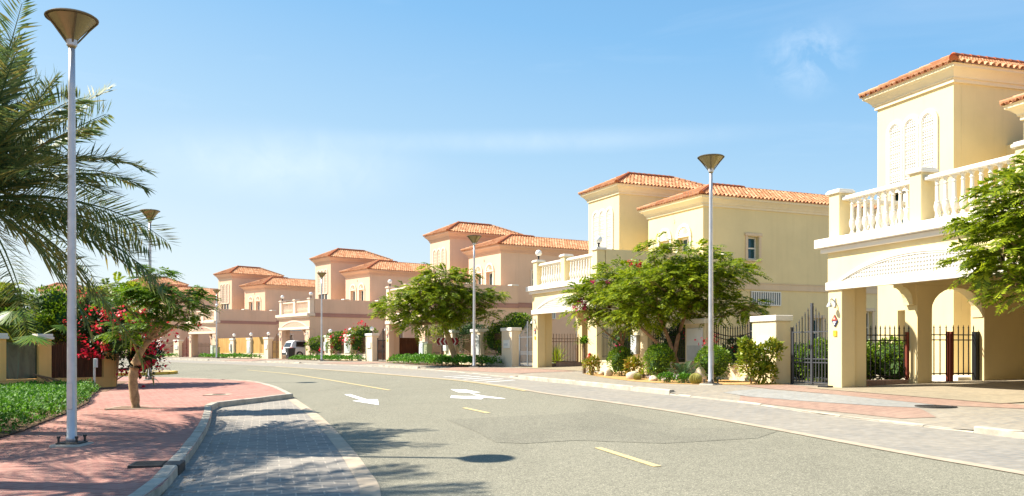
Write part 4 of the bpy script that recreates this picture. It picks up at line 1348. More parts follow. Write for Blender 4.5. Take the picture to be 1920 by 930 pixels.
def flame_tree(name, base, trunk, blobs, nfr, label, seed, leaf='leaf_flame', flen=.50, npair=10, bark='bark', fork=None, flowers=None, petal='petal', extra_trunks=(), lw=1.3, dens=2.2, group="flame trees along the street"):
    """umbrella-crowned tree with feathery leaves; all coordinates are in metres in the street"""
    rng = np.random.default_rng(seed)
    base = np.array(base, float)
    root = empty(name, tuple(base))
    tm = MB()
    fk = np.array(trunk[-1][0], float) if fork is None else np.array(fork)
    rl = trunk[-1][1]
    pts = catmull([t[0] for t in trunk], 4); rad = np.interp(np.linspace(0, 1, len(pts)), np.linspace(0, 1, len(trunk)), [t[1] for t in trunk])
    tm.tube([np.array(p)-base for p in pts], list(rad*(1+.07*rng.normal(size=len(pts)))), bark, 10)
    forks = [(fk, rl)]
    for et in extra_trunks:
        pp = catmull([t[0] for t in et], 4); rr = np.interp(np.linspace(0, 1, len(pp)), np.linspace(0, 1, len(et)), [t[1] for t in et])
        tm.tube([np.array(p)-base for p in pp], list(rr), bark, 9)
        forks.append((np.array(et[-1][0], float), et[-1][1]))
    nfr = int(nfr*dens)
    P, D, which = in_blobs(rng, blobs, nfr)
    # limbs to the blobs, then twigs to some of the leaves
    for bi, (c, r_) in enumerate(blobs):
        c = np.array(c, float)
        f, fr = min(forks, key=lambda q: np.linalg.norm(q[0]-c))
        mid = f*.5 + c*.5 + np.array([0, 0, -.08*np.linalg.norm(c-f)]) + rng.normal(size=3)*.08
        end = c + np.array([0, 0, -.35*r_[2]])
        path = catmull([f, mid, end], 4)
        r0 = fr*.62
        tm.tube([np.array(p)-base for p in path], list(np.linspace(r0, r0*.32, len(path))), bark, 7)
        idx = np.where(which == bi)[0]
        for j in idx[:max(5, len(idx)//12)]:
            m2 = end*.5 + P[j]*.5 + rng.normal(size=3)*.06 - np.array([0, 0, .05])
            st = np.array(path[-2])*.6+end*.4
            tm.tube([st-base, m2-base, P[j]-base], [r0*.30, r0*.2, .006], bark, 5)
    tm.build("trunk", root, smooth=True)
    # leaves
    out = unit(D*np.array([1, 1, .25]) + rng.normal(size=(nfr, 3))*np.array([.55, .55, .15]))
    L = flen*(.7+.6*rng.random(nfr))
    droop = .28+.3*rng.random(nfr)
    side, nup = rot_basis(out)
    tilt = rng.normal(size=(nfr, 1))*.35
    side = unit(side*np.cos(tilt)+nup*np.sin(tilt))
    Q = []
    for k in range(npair):
        t = (k+1.2)/(npair+.4)
        q = P + out*(L*t)[:, None]
        q[:, 2] += L*(.12*t - droop*t*t)
        dk = unit(out + np.array([0, 0, 1])*(.12-2*droop*t)[:, None])
        ln = flen*.34*math.sin(math.pi*(.12+.80*t))**.7*(.85+.3*rng.random(nfr))
        for sgn in (-1, 1):
            pd = unit(side*sgn*.85 + dk*.42 + np.array([0, 0, -.16]) + rng.normal(size=(nfr, 3))*.10)
            Q.append(rhombs(q, pd, dk, ln, ln*.34*lw))
    cr = MB(); cr.quads(np.concatenate(Q) - base, leaf)
    cr.build("crown", root)
    if flowers:
        fm = MB()
        for (c, r_, n) in flowers:
            nc = max(3, n//18)
            cc = np.array(c) + rng.normal(size=(nc, 3))*np.array(r_)*.5
            p = cc[rng.integers(nc, size=n)] + rng.normal(size=(n, 3))*.06
            d = unit(rng.normal(size=(n, 3))); w = rot_basis(d)[0]
            fm.quads(rhombs(p, d, w, .07+.04*rng.random(n), .06+.03*rng.random(n)) - base, petal)
        fm.build("blossom", root)
    tag(root, label, "tree", group)
    return root

def leafy(mb, rng, blobs, n, ll, lw, mat, base, shell=.8, upright=.2):
    P, D, _ = in_blobs(rng, blobs, n, shell)
    d = unit(D*.9 + rng.normal(size=(n, 3))*.75 + np.array([0, 0, upright]))
    w = rot_basis(d)[0]; w = unit(w + rng.normal(size=(n, 3))*.4)
    l = ll*(.65+.7*rng.random(n))
    mb.quads(rhombs(P, d, w, l, l*lw) - np.array(base), mat)

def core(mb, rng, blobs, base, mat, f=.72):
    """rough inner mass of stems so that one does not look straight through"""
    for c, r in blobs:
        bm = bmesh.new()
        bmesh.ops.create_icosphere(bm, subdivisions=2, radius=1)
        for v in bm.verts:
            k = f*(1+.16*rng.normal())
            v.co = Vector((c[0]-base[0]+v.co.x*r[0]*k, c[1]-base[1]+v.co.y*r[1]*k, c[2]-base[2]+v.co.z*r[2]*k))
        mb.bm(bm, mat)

def bush(name, loc, r, label, cat, seed, leaf='leaf_bush', n=2600, ll=.07, lw=.55, group=None, blobs=None, stems=3, shell=.85, dark='leaf_core', fl=None, upright=.2, corek=.72):
    rng = np.random.default_rng(seed)
    loc = np.array(loc, float)
    root = empty(name, tuple(loc))
    if blobs is None:
        blobs = [((loc[0], loc[1], loc[2]+r[2]*1.06), r)]
    f = MB()
    leafy(f, rng, blobs, n, ll, lw, leaf, loc, shell, upright)
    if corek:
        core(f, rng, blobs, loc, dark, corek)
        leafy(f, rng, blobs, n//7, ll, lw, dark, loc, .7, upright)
    f.build("foliage", root)
    st = MB()
    c0 = np.array(blobs[0][0])
    for k in range(stems):
        b = np.array([rng.normal()*.05, rng.normal()*.05, -.05])
        e = np.array(blobs[k % len(blobs)][0])-loc
        e = e + rng.normal(size=3)*np.array(blobs[k % len(blobs)][1])*.25
        st.tube([b, b*.5+e*.5+rng.normal(size=3)*.04, e], [.025, .018, .008], 'bark', 6)
    st.build("stem", root)
    if fl:
        fm = MB()
        for (c, r_, n_, m_, sz) in fl:
            nc = max(3, n_//14)
            cc = np.array(c) + rng.normal(size=(nc, 3))*np.array(r_)*.5
            p = cc[rng.integers(nc, size=n_)] + rng.normal(size=(n_, 3))*sz*.75
            d = unit(rng.normal(size=(n_, 3))); w = rot_basis(d)[0]
            fm.quads(rhombs(p, d, w, sz*(.7+.6*rng.random(n_)), sz*.8*(.7+.6*rng.random(n_))) - loc, m_)
        fm.build("blossom", root)
    tag(root, label, cat, group)
    return root

# --- flame trees
g = lambda x, y: G(x, y)
flame_tree("flame_tree", (6.56, 29.1, g(6.56, 29.1)),
    [((6.56,29.1,.60),.115), ((6.55,29.1,1.0),.10), ((6.43,29.1,1.5),.092)],
    [((6.4,29.1,3.75),(1.9,1.9,.8)), ((7.8,28.7,4.15),(1.2,1.3,.6)), ((8.5,28.3,3.0),(.8,.8,.38)), ((6.9,29.1,4.75),(1.2,1.2,.45)),
     ((5.75,29.0,5.05),(.4,.4,.42)), ((5.2,29.4,3.3),(1.2,1.3,.65)), ((7.5,28.9,3.1),(1.1,1.2,.5)), ((6.3,29.2,3.0),(1.4,1.3,.5)), ((5.4,29.2,2.7),(1.0,1.0,.35)), ((7.0,28.9,4.0),(1.2,1.2,.6))],
    760, "big flame tree with forked trunk in the planted bed of the second cream villa", 11, bark='bark2',
    fork=(6.43,29.1,1.5),
    extra_trunks=[[((6.43,29.1,1.35),.07),((6.0,29.05,1.75),.065),((5.3,29.1,2.4),.05)], [((6.45,29.1,1.4),.07),((6.28,29.2,2.0),.06),((5.95,29.2,2.75),.05)], [((6.45,29.1,1.4),.08),((6.6,29.1,2.1),.065),((6.85,29.1,2.9),.05)]],
    flowers=[((5.3,29.3,4.55),(.28,.2,.16),70)])
flame_tree("flame_tree", (5.4, 31.8, g(5.4, 31.8)),
    [((5.45,31.8,.65),.07), ((5.25,31.8,1.3),.06), ((5.15,31.8,1.8),.055)],
    [((4.6,31.6,3.55),(1.15,1.2,.75)), ((3.75,31.5,3.35),(.65,.8,.75)), ((5.2,31.8,4.3),(1.1,1.1,.55)), ((5.0,31.6,2.75),(.9,.9,.4))],
    300, "thinner flame tree with pink blossoms reaching over the cream terrace", 12, bark='bark2',
    flowers=[((3.55,31.2,3.2),(.3,.2,.35),110), ((4.35,31.3,4.0),(.42,.2,.12),60), ((3.7,31.2,2.75),(.15,.1,.15),20)], petal='petal_pink')
flame_tree("flame_tree", (-1.35, 46.2, g(-1.35, 46.2)),
    [((-1.3,46.2,.6),.17), ((-1.65,46.2,1.7),.145), ((-2.1,46.1,3.1),.12)],
    [((-2.3,46,4.35),(2.1,2.1,.75)), ((-4.2,46,3.85),(1.5,1.6,.6)), ((-.5,46,4.3),(1.2,1.4,.6)), ((-2.2,46,5.35),(1.3,1.3,.5)), ((-.95,46,5.6),(.7,.7,.28)),
     ((-5.55,46,3.75),(.5,.5,.3)), ((.65,45.8,4.55),(.55,.5,.16)), ((-3.0,45.9,3.2),(1.8,1.6,.5)), ((-1.2,45.8,3.6),(1.3,1.3,.5)), ((-3.4,46,4.7),(1.2,1.2,.5)), ((.2,45.9,3.5),(.7,.7,.35)), ((-2.6,46,6.0),(.5,.5,.22))],
    760, "leaning flame tree with wide round crown beside the chevron sign", 13, flen=.6)
flame_tree("flame_tree", (-7.93, 19.77, g(-7.93, 19.77)),
    [((-7.93,19.77,.18),.125), ((-7.95,19.77,.45),.10), ((-8.0,19.77,.85),.098), ((-7.97,19.77,1.22),.10), ((-7.84,19.77,1.55),.075), ((-7.62,19.77,1.86),.062)],
    [((-7.5,19.7,3.35),(.32,.32,.2)), ((-7.0,19.8,2.85),(.68,.6,.25)), ((-7.55,19.8,2.85),(.4,.5,.28)), ((-6.72,19.8,2.55),(.38,.4,.22)), ((-7.25,19.6,2.2),(.55,.5,.18)),
     ((-8.12,19.5,2.0),(.34,.3,.2)), ((-8.2,19.9,2.75),(.45,.5,.25))],
    235, "small young flame tree with pale crooked trunk in the red pavement", 14, dens=1.7, leaf='leaf_flame2', flen=.38, npair=11)
flame_tree("flame_tree", (-12.9, 30.2, g(-12.9, 30.2)),
    [((-12.9,30.2,.2),.10), ((-12.8,30.2,1.3),.09), ((-12.7,30.1,2.2),.08)],
    [((-12.4,29.8,3.2),(1.3,1.2,.6)), ((-13.6,30,3.1),(1.1,1.1,.6)), ((-11.6,29.6,3.0),(.7,.8,.6)), ((-12.6,29.8,3.6),(.9,.9,.35))],
    420, "flame tree growing behind the bougainvillea at the ochre garden wall", 15, dens=1.1, leaf='leaf_flame')
flame_tree("flame_tree", (10.7, 15.4, g(10.7, 15.4)),
    [((10.7,15.4,.45),.12), ((10.65,15.4,1.5),.10), ((10.6,15.4,2.2),.09)],
    [((10.2,15.4,3.75),(1.45,1.5,.9)), ((9.15,15.3,3.35),(.62,.7,.36)), ((9.65,15.2,4.3),(.8,.8,.5)), ((9.75,15.2,2.75),(.6,.7,.3)), ((10.9,15.5,4.9),(1.2,1.2,.45)), ((11.6,15.4,4.0),(1.2,1.2,.8)), ((9.4,15.2,3.0),(.6,.6,.35))],
    620, "flame tree at the right edge of the view in front of the nearest villa", 16, flen=.46, npair=13)

# --- date palm
def date_palm(loc, h, nf, fl, label, seed, az=None, lean=(0, 0)):
    rng = np.random.default_rng(seed)
    root = empty("date_palm", loc)
    t = MB()
    prof = []
    z = -.1
    while z < h:
        r = .20 + .05*math.exp(-z*1.2)
        prof += [(r, z), (r+.045, z+.10), (r+.02, z+.115)]; z += .13
    prof += [(.26, h), (.30, h+.15), (.18, h+.4)]
    t.lathe(prof, (0, 0, 0), 'palmbark', 18)
    t.build("trunk", root)
    cr = MB()
    for i in range(nf):
        a = (i*2.39996 + rng.normal()*.12) if az is None else az[i % len(az)]+rng.normal()*.1
        f = i/nf
        el = R(84 - 104*f + rng.normal()*6)
        L = fl*(.85+.25*rng.random())
        d0 = np.array([math.cos(a)*math.cos(el), math.sin(a)*math.cos(el), math.sin(el)])
        n = 74
        tt = np.linspace(0, 1, n)
        sag = (.22+.20*rng.random())*L*(.35+.65*math.cos(el)**1)
        p = np.array([0, 0, h+.2]) + d0*(tt*L)[:, None]
        p[:, 2] -= sag*tt**2.2
        pull = 1 - .10*tt**2
        p[:, :2] *= pull[:, None]
        dt = unit(np.gradient(p, axis=0))
        side = unit(np.cross(dt, np.array([0, 0, 1.0]))); up = np.cross(side, dt)
        tw = rng.normal()*.5
        side, up = side*math.cos(tw)+up*math.sin(tw), up*math.cos(tw)-side*math.sin(tw)
        cr.tube(p[::9], list(np.linspace(.028, .005, len(p[::9]))), 'leaf_palm', 5)
        m = tt > .12
        pm, dm, sm_, um = p[m], dt[m], side[m], up[m]
        tm_ = tt[m]
        ln = .60*np.sin(np.pi*np.clip(.12+.80*tm_, 0, 1))**.55*(.85+.3*rng.random(len(tm_)))
        for sg_ in (-1, 1):
            dd = unit(sm_*sg_*.78 + dm*.62 + um*(.30+.22*rng.normal(size=(len(tm_), 1))) + rng.normal(size=(len(tm_), 3))*.07)
            dd[:, 2] -= .06+.24*f; dd = unit(dd)
            w = unit(np.cross(dd, um))
            cr.quads(rhombs(pm, dd, unit(dm*.8+um*.4), ln, .042+0*ln), 'leaf_palm')
    cr.build("crown", root)
    tag(root, label, "palm", "date palms on the left")
    return root
date_palm((-9.05, 15.2, g(-9.05, 15.2)), 3.9, 108, 3.85, "large date palm whose arching fronds fill the upper left", 21)

# --- other palms and plants behind the ochre wall
def fan_palm(loc, stems, label, seed):
    rng = np.random.default_rng(seed)
    root = empty("fan_palm", loc)
    t = MB(); t.tube([(0, 0, -.1), (.03, 0, .5), (0, .02, 1.0)], [.12, .11, .09], 'palmbark', 10); t.build("trunk", root)
    f = MB()
    for (dx, dy, dz, sz) in stems:
        c = np.array([dx, dy, dz])
        f.tube([(0, 0, .95), tuple(c*np.array([.5, .5, .7])+np.array([0, 0, .35])), tuple(c)], [.02, .016, .012], 'leaf_bush', 5)
        ax = unit(np.array([dx, dy, -.55]))
        sd = unit(np.cross(ax, [0, 0, 1.0])); nm = np.cross(sd, ax)
        n = 34
        th = np.linspace(-R(115), R(115), n)
        d = ax*np.cos(th)[:, None] + sd*np.sin(th)[:, None] - nm*(.18*np.abs(np.sin(th)))[:, None]
        d = unit(d + rng.normal(size=(n, 3))*.03); d[:, 2] -= .12
        w = unit(np.cross(d, nm))
        f.quads(rhombs(np.tile(c, (n, 1)), d, w, sz*(.85+.15*np.cos(th)), np.full(n, sz*.11)), 'leaf_flame2')
    f.build("crown", root)
    tag(root, label, "palm")
fan_palm((-14.6, 27.6, g(-14.6, 27.6)), [(.9,-1.3,1.75,.75), (-.7,-.9,2.2,.7), (.4,.6,2.4,.7), (-1.1,.2,2.0,.7), (1.2,0,2.1,.65), (0,-.8,2.5,.7)], "fan palm with a big leaf hanging over the ochre garden wall", 22)
def feather_palm(loc, h, nf, fl, label, seed, mat='leaf_yellow'):
    rng = np.random.default_rng(seed)
    root = empty("areca_palm", loc)
    t = MB()
    for k in range(4):
        t.tube([(rng.normal()*.12, rng.normal()*.12, -.1), (rng.normal()*.2, rng.normal()*.2, h)], [.05, .035], 'bark', 7)
    t.build("trunk", root)
    cr = MB()
    for i in range(nf):
        a = i*2.4+rng.normal()*.2; el = R(75-70*rng.random())
        d0 = np.array([math.cos(a)*math.cos(el), math.sin(a)*math.cos(el), math.sin(el)])
        n = 30; tt = np.linspace(0, 1, n); L = fl*(.8+.4*rng.random())
        p = np.array([0, 0, h*.8+.3*rng.random()]) + d0*(tt*L)[:, None]; p[:, 2] -= .45*L*tt**2.2
        dt = unit(np.gradient(p, axis=0)); side = unit(np.cross(dt, [0, 0, 1.0])); up = np.cross(side, dt)
        cr.tube(p[::5], list(np.linspace(.016, .004, len(p[::5]))), mat, 4)
        ln = .42*np.sin(np.pi*np.clip(.12+.8*tt, 0, 1))**.7
        for s_ in (-1, 1):
            dd = unit(side*s_*.8 + dt*.55 + up*.15 + rng.normal(size=(n, 3))*.06)
            cr.quads(rhombs(p, dd, dt, ln, np.full(n, .05)), mat)
    cr.build("crown", root)
    tag(root, label, "palm", "feather palms behind the ochre wall")
feather_palm((-16.4, 29.2, g(-16.4, 29.2)), 2.9, 40, 1.9, "yellow green feather palm behind the ochre wall at the left edge", 23)
feather_palm((-14.5, 30.0, g(-14.5, 30.0)), 2.6, 30, 1.5, "smaller green feather palm behind the ochre wall", 24, 'leaf_flame')
bush("garden_shrub", (-15.2, 28.6, g(-15.2, 28.6)), (1, 1, 1), "dense green shrubs crowding over the ochre wall", "shrub", 25, 'leaf_bush', 8200, .12, .5,
     blobs=[((-15.4,28.4,2.2),(1.6,.8,.8)), ((-13.9,29.0,2.4),(1.2,.8,.9)), ((-17.0,28.0,2.5),(1.4,.8,.9)), ((-14.6,29.2,3.2),(.9,.6,.55)), ((-16.2,29.2,3.2),(1.0,.6,.55))])
bush("bougainvillea", (-12.9, 29.4, g(-12.9, 29.4)), (1, 1, 1), "red flowering bougainvillea spilling over the end of the ochre wall", "shrub", 26, 'leaf_dark', 7000, .12, .6,
     blobs=[((-12.1,28.6,2.15),(1.15,.8,.8)), ((-13.1,28.7,2.15),(1.0,.8,.8)), ((-11.45,29.0,1.35),(.7,.6,.65)), ((-12.0,28.0,1.85),(.8,.5,.5)), ((-13.0,29.2,2.9),(.8,.6,.5))],
     fl=[((-11.7,27.75,2.55),(1.5,.5,.55),430,'petal',.12), ((-11.05,28.1,1.35),(.75,.5,1.0),380,'petal',.12), ((-12.7,27.4,1.75),(.7,.2,.5),110,'petal',.10), ((-12.2,27.4,1.65),(.5,.2,.3),80,'petal',.10), ((-10.8,28.4,2.1),(.9,.4,.5),200,'petal',.12), ((-13.2,28.0,2.4),(.5,.3,.3),60,'petal',.1), ((-13.5,29,3.5),(.5,.3,.2),60,'petal',.1)], corek=.66)

def ground_cover(name, poly, n, h, ll, label, seed, leaf='leaf_ground', lumps=.35):
    """low leafy planting over a polygon: nobody could count its plants"""
    rng = np.random.default_rng(seed)
    poly = np.array(poly)
    lo, hi = poly.min(0), poly.max(0)
    P = lo + (hi-lo)*rng.random((n*4, 2))
    inside = np.zeros(len(P), bool)
    j = len(poly)-1
    for i in range(len(poly)):
        c = ((poly[i, 1] > P[:, 1]) != (poly[j, 1] > P[:, 1])) & (P[:, 0] < (poly[j, 0]-poly[i, 0])*(P[:, 1]-poly[i, 1])/(poly[j, 1]-poly[i, 1]+1e-12)+poly[i, 0])
        inside ^= c; j = i
    P = P[inside][:n]
    # edge distance lowers the plants towards the rim
    dist = np.full(len(P), 9.0); j = len(poly)-1
    for i in range(len(poly)):
        a, b = poly[j], poly[i]; d = b-a
        t = np.clip(((P-a)*d).sum(1)/((d*d).sum()+1e-9), 0, 1)
        dist = np.minimum(dist, np.linalg.norm(a+d*t[:, None]-P, axis=1)); j = i
    lump = np.zeros(len(P))
    for _ in range(int(10+len(P)/300)):
        c = P[rng.integers(len(P))]; lump = np.maximum(lump, np.exp(-((P-c)**2).sum(1)/(2*(.16+.2*rng.random())**2)))
    H = h*np.clip(.35+dist/.35, 0, 1)*(1-lumps+lumps*lump)
    z = np.array([G(x, y) for x, y in P]) + H*(1-.55*rng.random(len(P))**2)
    pos = np.column_stack([P, z])
    d = unit(rng.normal(size=(len(P), 3))*np.array([1, 1, .5]) + np.array([0, 0, .55])); w = unit(rot_basis(d)[0]+rng.normal(size=(len(P), 3))*.35)
    l = ll*(.6+.8*rng.random(len(P)))
    m = MB(); m.quads(rhombs(pos, d, w, l, l*.55), leaf)
    base = MB()
    sheet("planting_soil", [tuple(p) for p in poly], 0.02, 'dirt', 2.0)
    o = m.build(name)
    tag(o, label, "ground cover", None, "stuff")
    return o
ground_cover("ground_cover", [(-7.75,12.4),(-7.97,14.26),(-8.1,15.2),(-8.57,17.0),(-9.17,19.4),(-9.9,21.7),(-10.75,23.7),(-11.6,26.0),(-12.1,27.3),(-13.2,26.9),(-14.6,25.4),(-16.5,22.5),(-12.5,12)], 52000, .36, .078, "bright green low hedge in front of the ochre garden wall", 31)
def lot_cover(lot, a, b, y0, y1, n, h, label, seed, ll=.10):
    poly = [lot.pt(a, y0)[:2], lot.pt(a+.4, y1*.9)[:2], lot.pt((a+b)/2, y1)[:2], lot.pt(b-.5, y1*.95)[:2], lot.pt(b, y0)[:2]]
    ground_cover("ground_cover", poly, n, h, ll, label, seed)
lot_cover(lot3, -1.2, 11.7, -.15, -2.6, 8200, .55, "low green hedge around the street lamp and leaning flame tree", 32, .14)
lot_cover(lot4, -1.0, 11.4, -.15, -1.9, 4600, .38, "low green hedge along the bougainvillea fence", 33, .14)
lot_cover(lot5, -1.5, 12.8, -.15, -1.7, 4000, .42, "low green hedge along the bamboo screen wall", 34, .16)
lot_cover(lot6, 2.0, 13.0, -.15, -1.6, 2200, .40, "low green hedge along the farthest boundary wall", 35, .18)

# --- planted bed of the second cream villa
GB = "clipped round bushes in the planted bed"
bush("round_bush", (4.95, 30.9, g(4.95, 30.9)), (.50, .5, .50), "round clipped bush at the far end of the planted bed below the thin flame tree", "bush", 41, n=2400, group=GB)
bush("round_bush", (5.75, 28.1, g(5.75, 28.1)), (.51, .5, .55), "round clipped bush in the middle of the planted bed beside the forked trunk", "bush", 42, n=2600, group=GB)
bush("round_bush", (7.0, 26.2, g(7.0, 26.2)), (.55, .5, .53), "round clipped bush partly behind the lamp pole in the planted bed", "bush", 43, n=2600, group=GB)
bush("yellow_shrub", (7.75, 24.75, g(7.75, 24.75)), (.4, .4, .6), "loose yellow green shrub against the last pillar of the cream boundary wall", "shrub", 44, 'leaf_yellow', 2300, .13, .55,
     blobs=[((7.7,24.7,1.3),(.42,.38,.5)), ((8.0,24.55,.95),(.35,.3,.38)), ((8.2,24.4,1.6),(.3,.25,.3)), ((7.5,24.75,1.7),(.2,.2,.25))], corek=0, stems=4, shell=.5)
bush("croton", (4.05, 32.0, g(4.05, 32.0)), (.34, .3, .34), "red and yellow leaved shrub at the far corner of the planted bed", "shrub", 45, 'leaf_red', 500, .13, .4, corek=0, stems=4, shell=.4)
bush("croton", (5.2, 29.6, g(5.2, 29.6)), (.33, .3, .33), "yellow red leaved shrub between the two far round bushes", "shrub", 46, 'leaf_red', 480, .15, .4, corek=0, stems=4, shell=.4)
def spiky(name, loc, n, L, mat, label, cat, seed, curve=.6, w=.05, el0=70, pinn=False, trunk=.12):
    rng = np.random.default_rng(seed)
    root = empty(name, loc)
    t = MB(); t.lathe([(.06, -.05), (.07, .05), (.05, trunk)], (0, 0, 0), 'palmbark', 10); t.build("trunk", root)
    cr = MB()
    for i in range(n):
        a = i*2.4 + rng.normal()*.15; el = R(el0*(1-.85*i/n))
        d0 = np.array([math.cos(a)*math.cos(el), math.sin(a)*math.cos(el), math.sin(el)])
        k = 22 if pinn else 6
        tt = np.linspace(0, 1, k); l = L*(.8+.35*rng.random())
        p = np.array([0, 0, trunk]) + d0*(tt*l)[:, None]; p[:, 2] -= curve*.5*l*tt**2.3
        dt = unit(np.gradient(p, axis=0)); side = unit(np.cross(dt, [0, 0, 1.0])); up = np.cross(side, dt)
        if pinn:
            cr.tube(p[::4], .006, mat, 4)
            ln = .17*np.sin(np.pi*np.clip(.15+.78*tt, 0, 1))
            for s_ in (-1, 1):
                cr.quads(rhombs(p, unit(side*s_*.8+dt*.55+up*.25), dt, ln, np.full(k, .022)), mat)
        else:
            ww = w*np.sin(np.pi*np.clip(.25+.75*tt, 0, 1))
            for j in range(k-1):
                cr.quads(np.array([[p[j]-side[j]*ww[j]/2, p[j]+side[j]*ww[j]/2, p[j+1]+side[j+1]*ww[j+1]/2, p[j+1]-side[j+1]*ww[j+1]/2]]), mat)
    cr.build("crown", root)
    tag(root, label, cat)
spiky("cycad", (6.1, 26.3, g(6.1, 26.3)), 22, .78, 'leaf_cycad', "dark green cycad with arching fronds in front of the forked flame tree", "cycad", 47, .6, pinn=True)
spiky("dracaena", (3.95, 33.6, g(3.95, 33.6)), 46, .55, 'leaf_flame2', "tall dracaena with strappy leaves by the far terrace post", "plant", 48, .8, .11, 80, trunk=1.15)
spiky("agave", (5.35, 28.9, g(5.35, 28.9)), 16, .5, 'leaf_yellow', "small yellowish strappy plant beside the middle round bush", "plant", 49, .5, .05, 80)
def rock(loc, r, label, seed):
    rng = np.random.default_rng(seed)
    bm = bmesh.new(); bmesh.ops.create_icosphere(bm, subdivisions=3, radius=1)
    off = rng.normal(size=(9, 3))
    for v in bm.verts:
        n = v.co.normalized(); k = 1
        for o in off:
            k -= .13*max(0, n.dot(Vector(unit(o)))-.62)/.38
        v.co = Vector((n.x*r[0]*k, n.y*r[1]*k, n.z*r[2]*k*1.0))
    m = MB(); m.bm(bm, 'rock')
    o = m.build("rock"); o.location = (loc[0], loc[1], G(*loc)+r[2]*.55); o.rotation_euler = (0, 0, rng.random()*6)
    tag(o, label, "rock", "pale rocks edging the planted bed")
rock((4.5, 31.0), (.22, .2, .17), "rock at the foot of the farthest round bush", 51)
rock((4.95, 28.4), (.33, .24, .20), "largest pale rock in the planted bed, with jagged outline", 52)
rock((5.35, 27.1), (.16, .15, .12), "small rock before the middle round bush", 53)
rock((6.25, 25.5), (.21, .2, .18), "rounded ochre rock beside the barrel cactus", 54)
rock((6.6, 26.1), (.26, .22, .30), "upright brown rock behind the barrel cactus", 55)
rock((5.6, 26.5), (.12, .1, .1), "little rock among the pale flowers", 56)
rock((4.35, 31.6), (.14, .12, .1), "smallest rock near the red leaved shrub", 57)
def barrel_cactus(loc, r, label):
    m = MB(); n = 22; vs = []; rows = 9
    for j in range(rows+1):
        ph = math.pi*j/rows
        for k in range(n*2):
            a = math.pi*k/n; rr = r*(1 if k % 2 else .82)*math.sin(ph)
            vs.append((rr*math.cos(a), rr*math.sin(a), r*.9*(1-math.cos(ph))))
    N = n*2
    m.add(vs, [(j*N+k, j*N+(k+1) % N, (j+1)*N+(k+1) % N, (j+1)*N+k) for j in range(rows) for k in range(N)], 'cactus')
    o = m.build("barrel_cactus"); o.location = (loc[0], loc[1], G(*loc)-.03)
    tag(o, label, "cactus", "barrel cacti in the planted bed")
barrel_cactus((6.2, 25.15), .19, "large golden barrel cactus near the lamp pole")
barrel_cactus((5.0, 27.9), .14, "small barrel cactus behind the largest rock")
bush("flowering_plant", (5.55, 26.0, g(5.55, 26.0)), (.3, .2, .14), "low plant with pale pink flowers in front of the middle round bush", "plant", 58, 'leaf_ground', 420, .07, .6, corek=0, shell=.4,
     fl=[((5.5,25.9,g(5.5,25.9)+.2),(.5,.3,.1),70,'petal_pale',.05)])
bush("flowering_plant", (5.95, 25.6, g(5.95, 25.6)), (.3, .2, .14), "low plant with pale flowers at the foot of the cycad", "plant", 59, 'leaf_ground', 420, .07, .6, corek=0, shell=.4,
     fl=[((5.95,25.5,g(5.95,25.5)+.2),(.4,.3,.1),50,'petal_pale',.05)])

# --- garden plants seen through the railings
def lot_blobs(lot, items):
    out = []
    for s_, y, z, r in items:
        p = lot.pt(s_, y, z); out.append((p, r))
    return out
q = lot2.pt(5.7, .9)
bush("climber", q, (1, 1, 1), "dark climber with red blossoms on the railings behind the forked flame tree", "climber", 61, 'leaf_dark', 3600, .10, .6,
     blobs=lot_blobs(lot2, [(2.0,.6,1.0,(.9,.4,.8)), (5.6,.6,1.0,(.9,.5,.8)), (9.4,.7,.8,(.8,.5,.55)), (6.2,.7,1.6,(.7,.4,.5))]),
     fl=[(lot2.pt(2.3,.2,1.1),(.6,.3,.8),40,'petal_pink',.10), (lot2.pt(9.2,.3,1.1),(.8,.4,.5),50,'petal',.10), (lot2.pt(6.6,.3,1.0),(.4,.3,.7),40,'petal',.1)], corek=.7)
hv = HOUSES[0]
def h1(u, v, z): x, y = local(hv[:3], u, v); return (x, y, hv[3]+CAMH+z)
bush("hedge", h1(-1.2, 2.3, 0), (1, 1, 1), "trimmed green hedge seen through the railing of the nearest terrace", "hedge", 62, 'leaf_bush', 9500, .09, .5,
     blobs=[(h1(-.75,2.7,.65),(.55,.75,.68)), (h1(-1.7,2.3,.65),(.7,.7,.68)), (h1(-2.8,2.0,.65),(.7,.65,.66)), (h1(-1.1,1.7,.6),(.6,.6,.6)), (h1(-3.9,1.8,.6),(.7,.6,.6))], corek=.8)
bush("climbing_rose", h1(-.9, 1.1, 0), (1, 1, 1), "climbing rose with sparse leaves behind the grey gate", "climber", 63, 'leaf_bush', 420, .10, .55,
     blobs=[(h1(-.75,1.0,1.3),(.22,.2,.8)), (h1(-.5,.9,1.7),(.3,.2,.4))], corek=0, shell=.3, stems=4, fl=[(h1(-.8,1.0,2.1),(.2,.1,.2),14,'petal',.08)])
h2v = HOUSES[1]
def hh(i, u, v, z): x, y = local(HOUSES[i][:3], u, v); return (x, y, HOUSES[i][3]+CAMH+z)
spiky("tall_grass", hh(1, -.9, 1.8, 0), 90, 1.3, 'leaf_flame', "tall grass behind the railing of the second cream terrace", "grass clump", 64, .35, .035, 88)
bush("climber", lot3.pt(10.2, .5), (1, 1, 1), "green climber mounded over the railing and pillar before the silver gate", "climber", 65, 'leaf_bush', 3400, .13, .5,
     blobs=lot_blobs(lot3, [(9.6,.6,1.3,(.9,.5,.7)), (11.3,.9,2.2,(.8,.6,.55)), (9.9,.6,1.9,(.6,.5,.4)), (10.4,.5,.9,(.5,.4,.5))]), corek=.7)
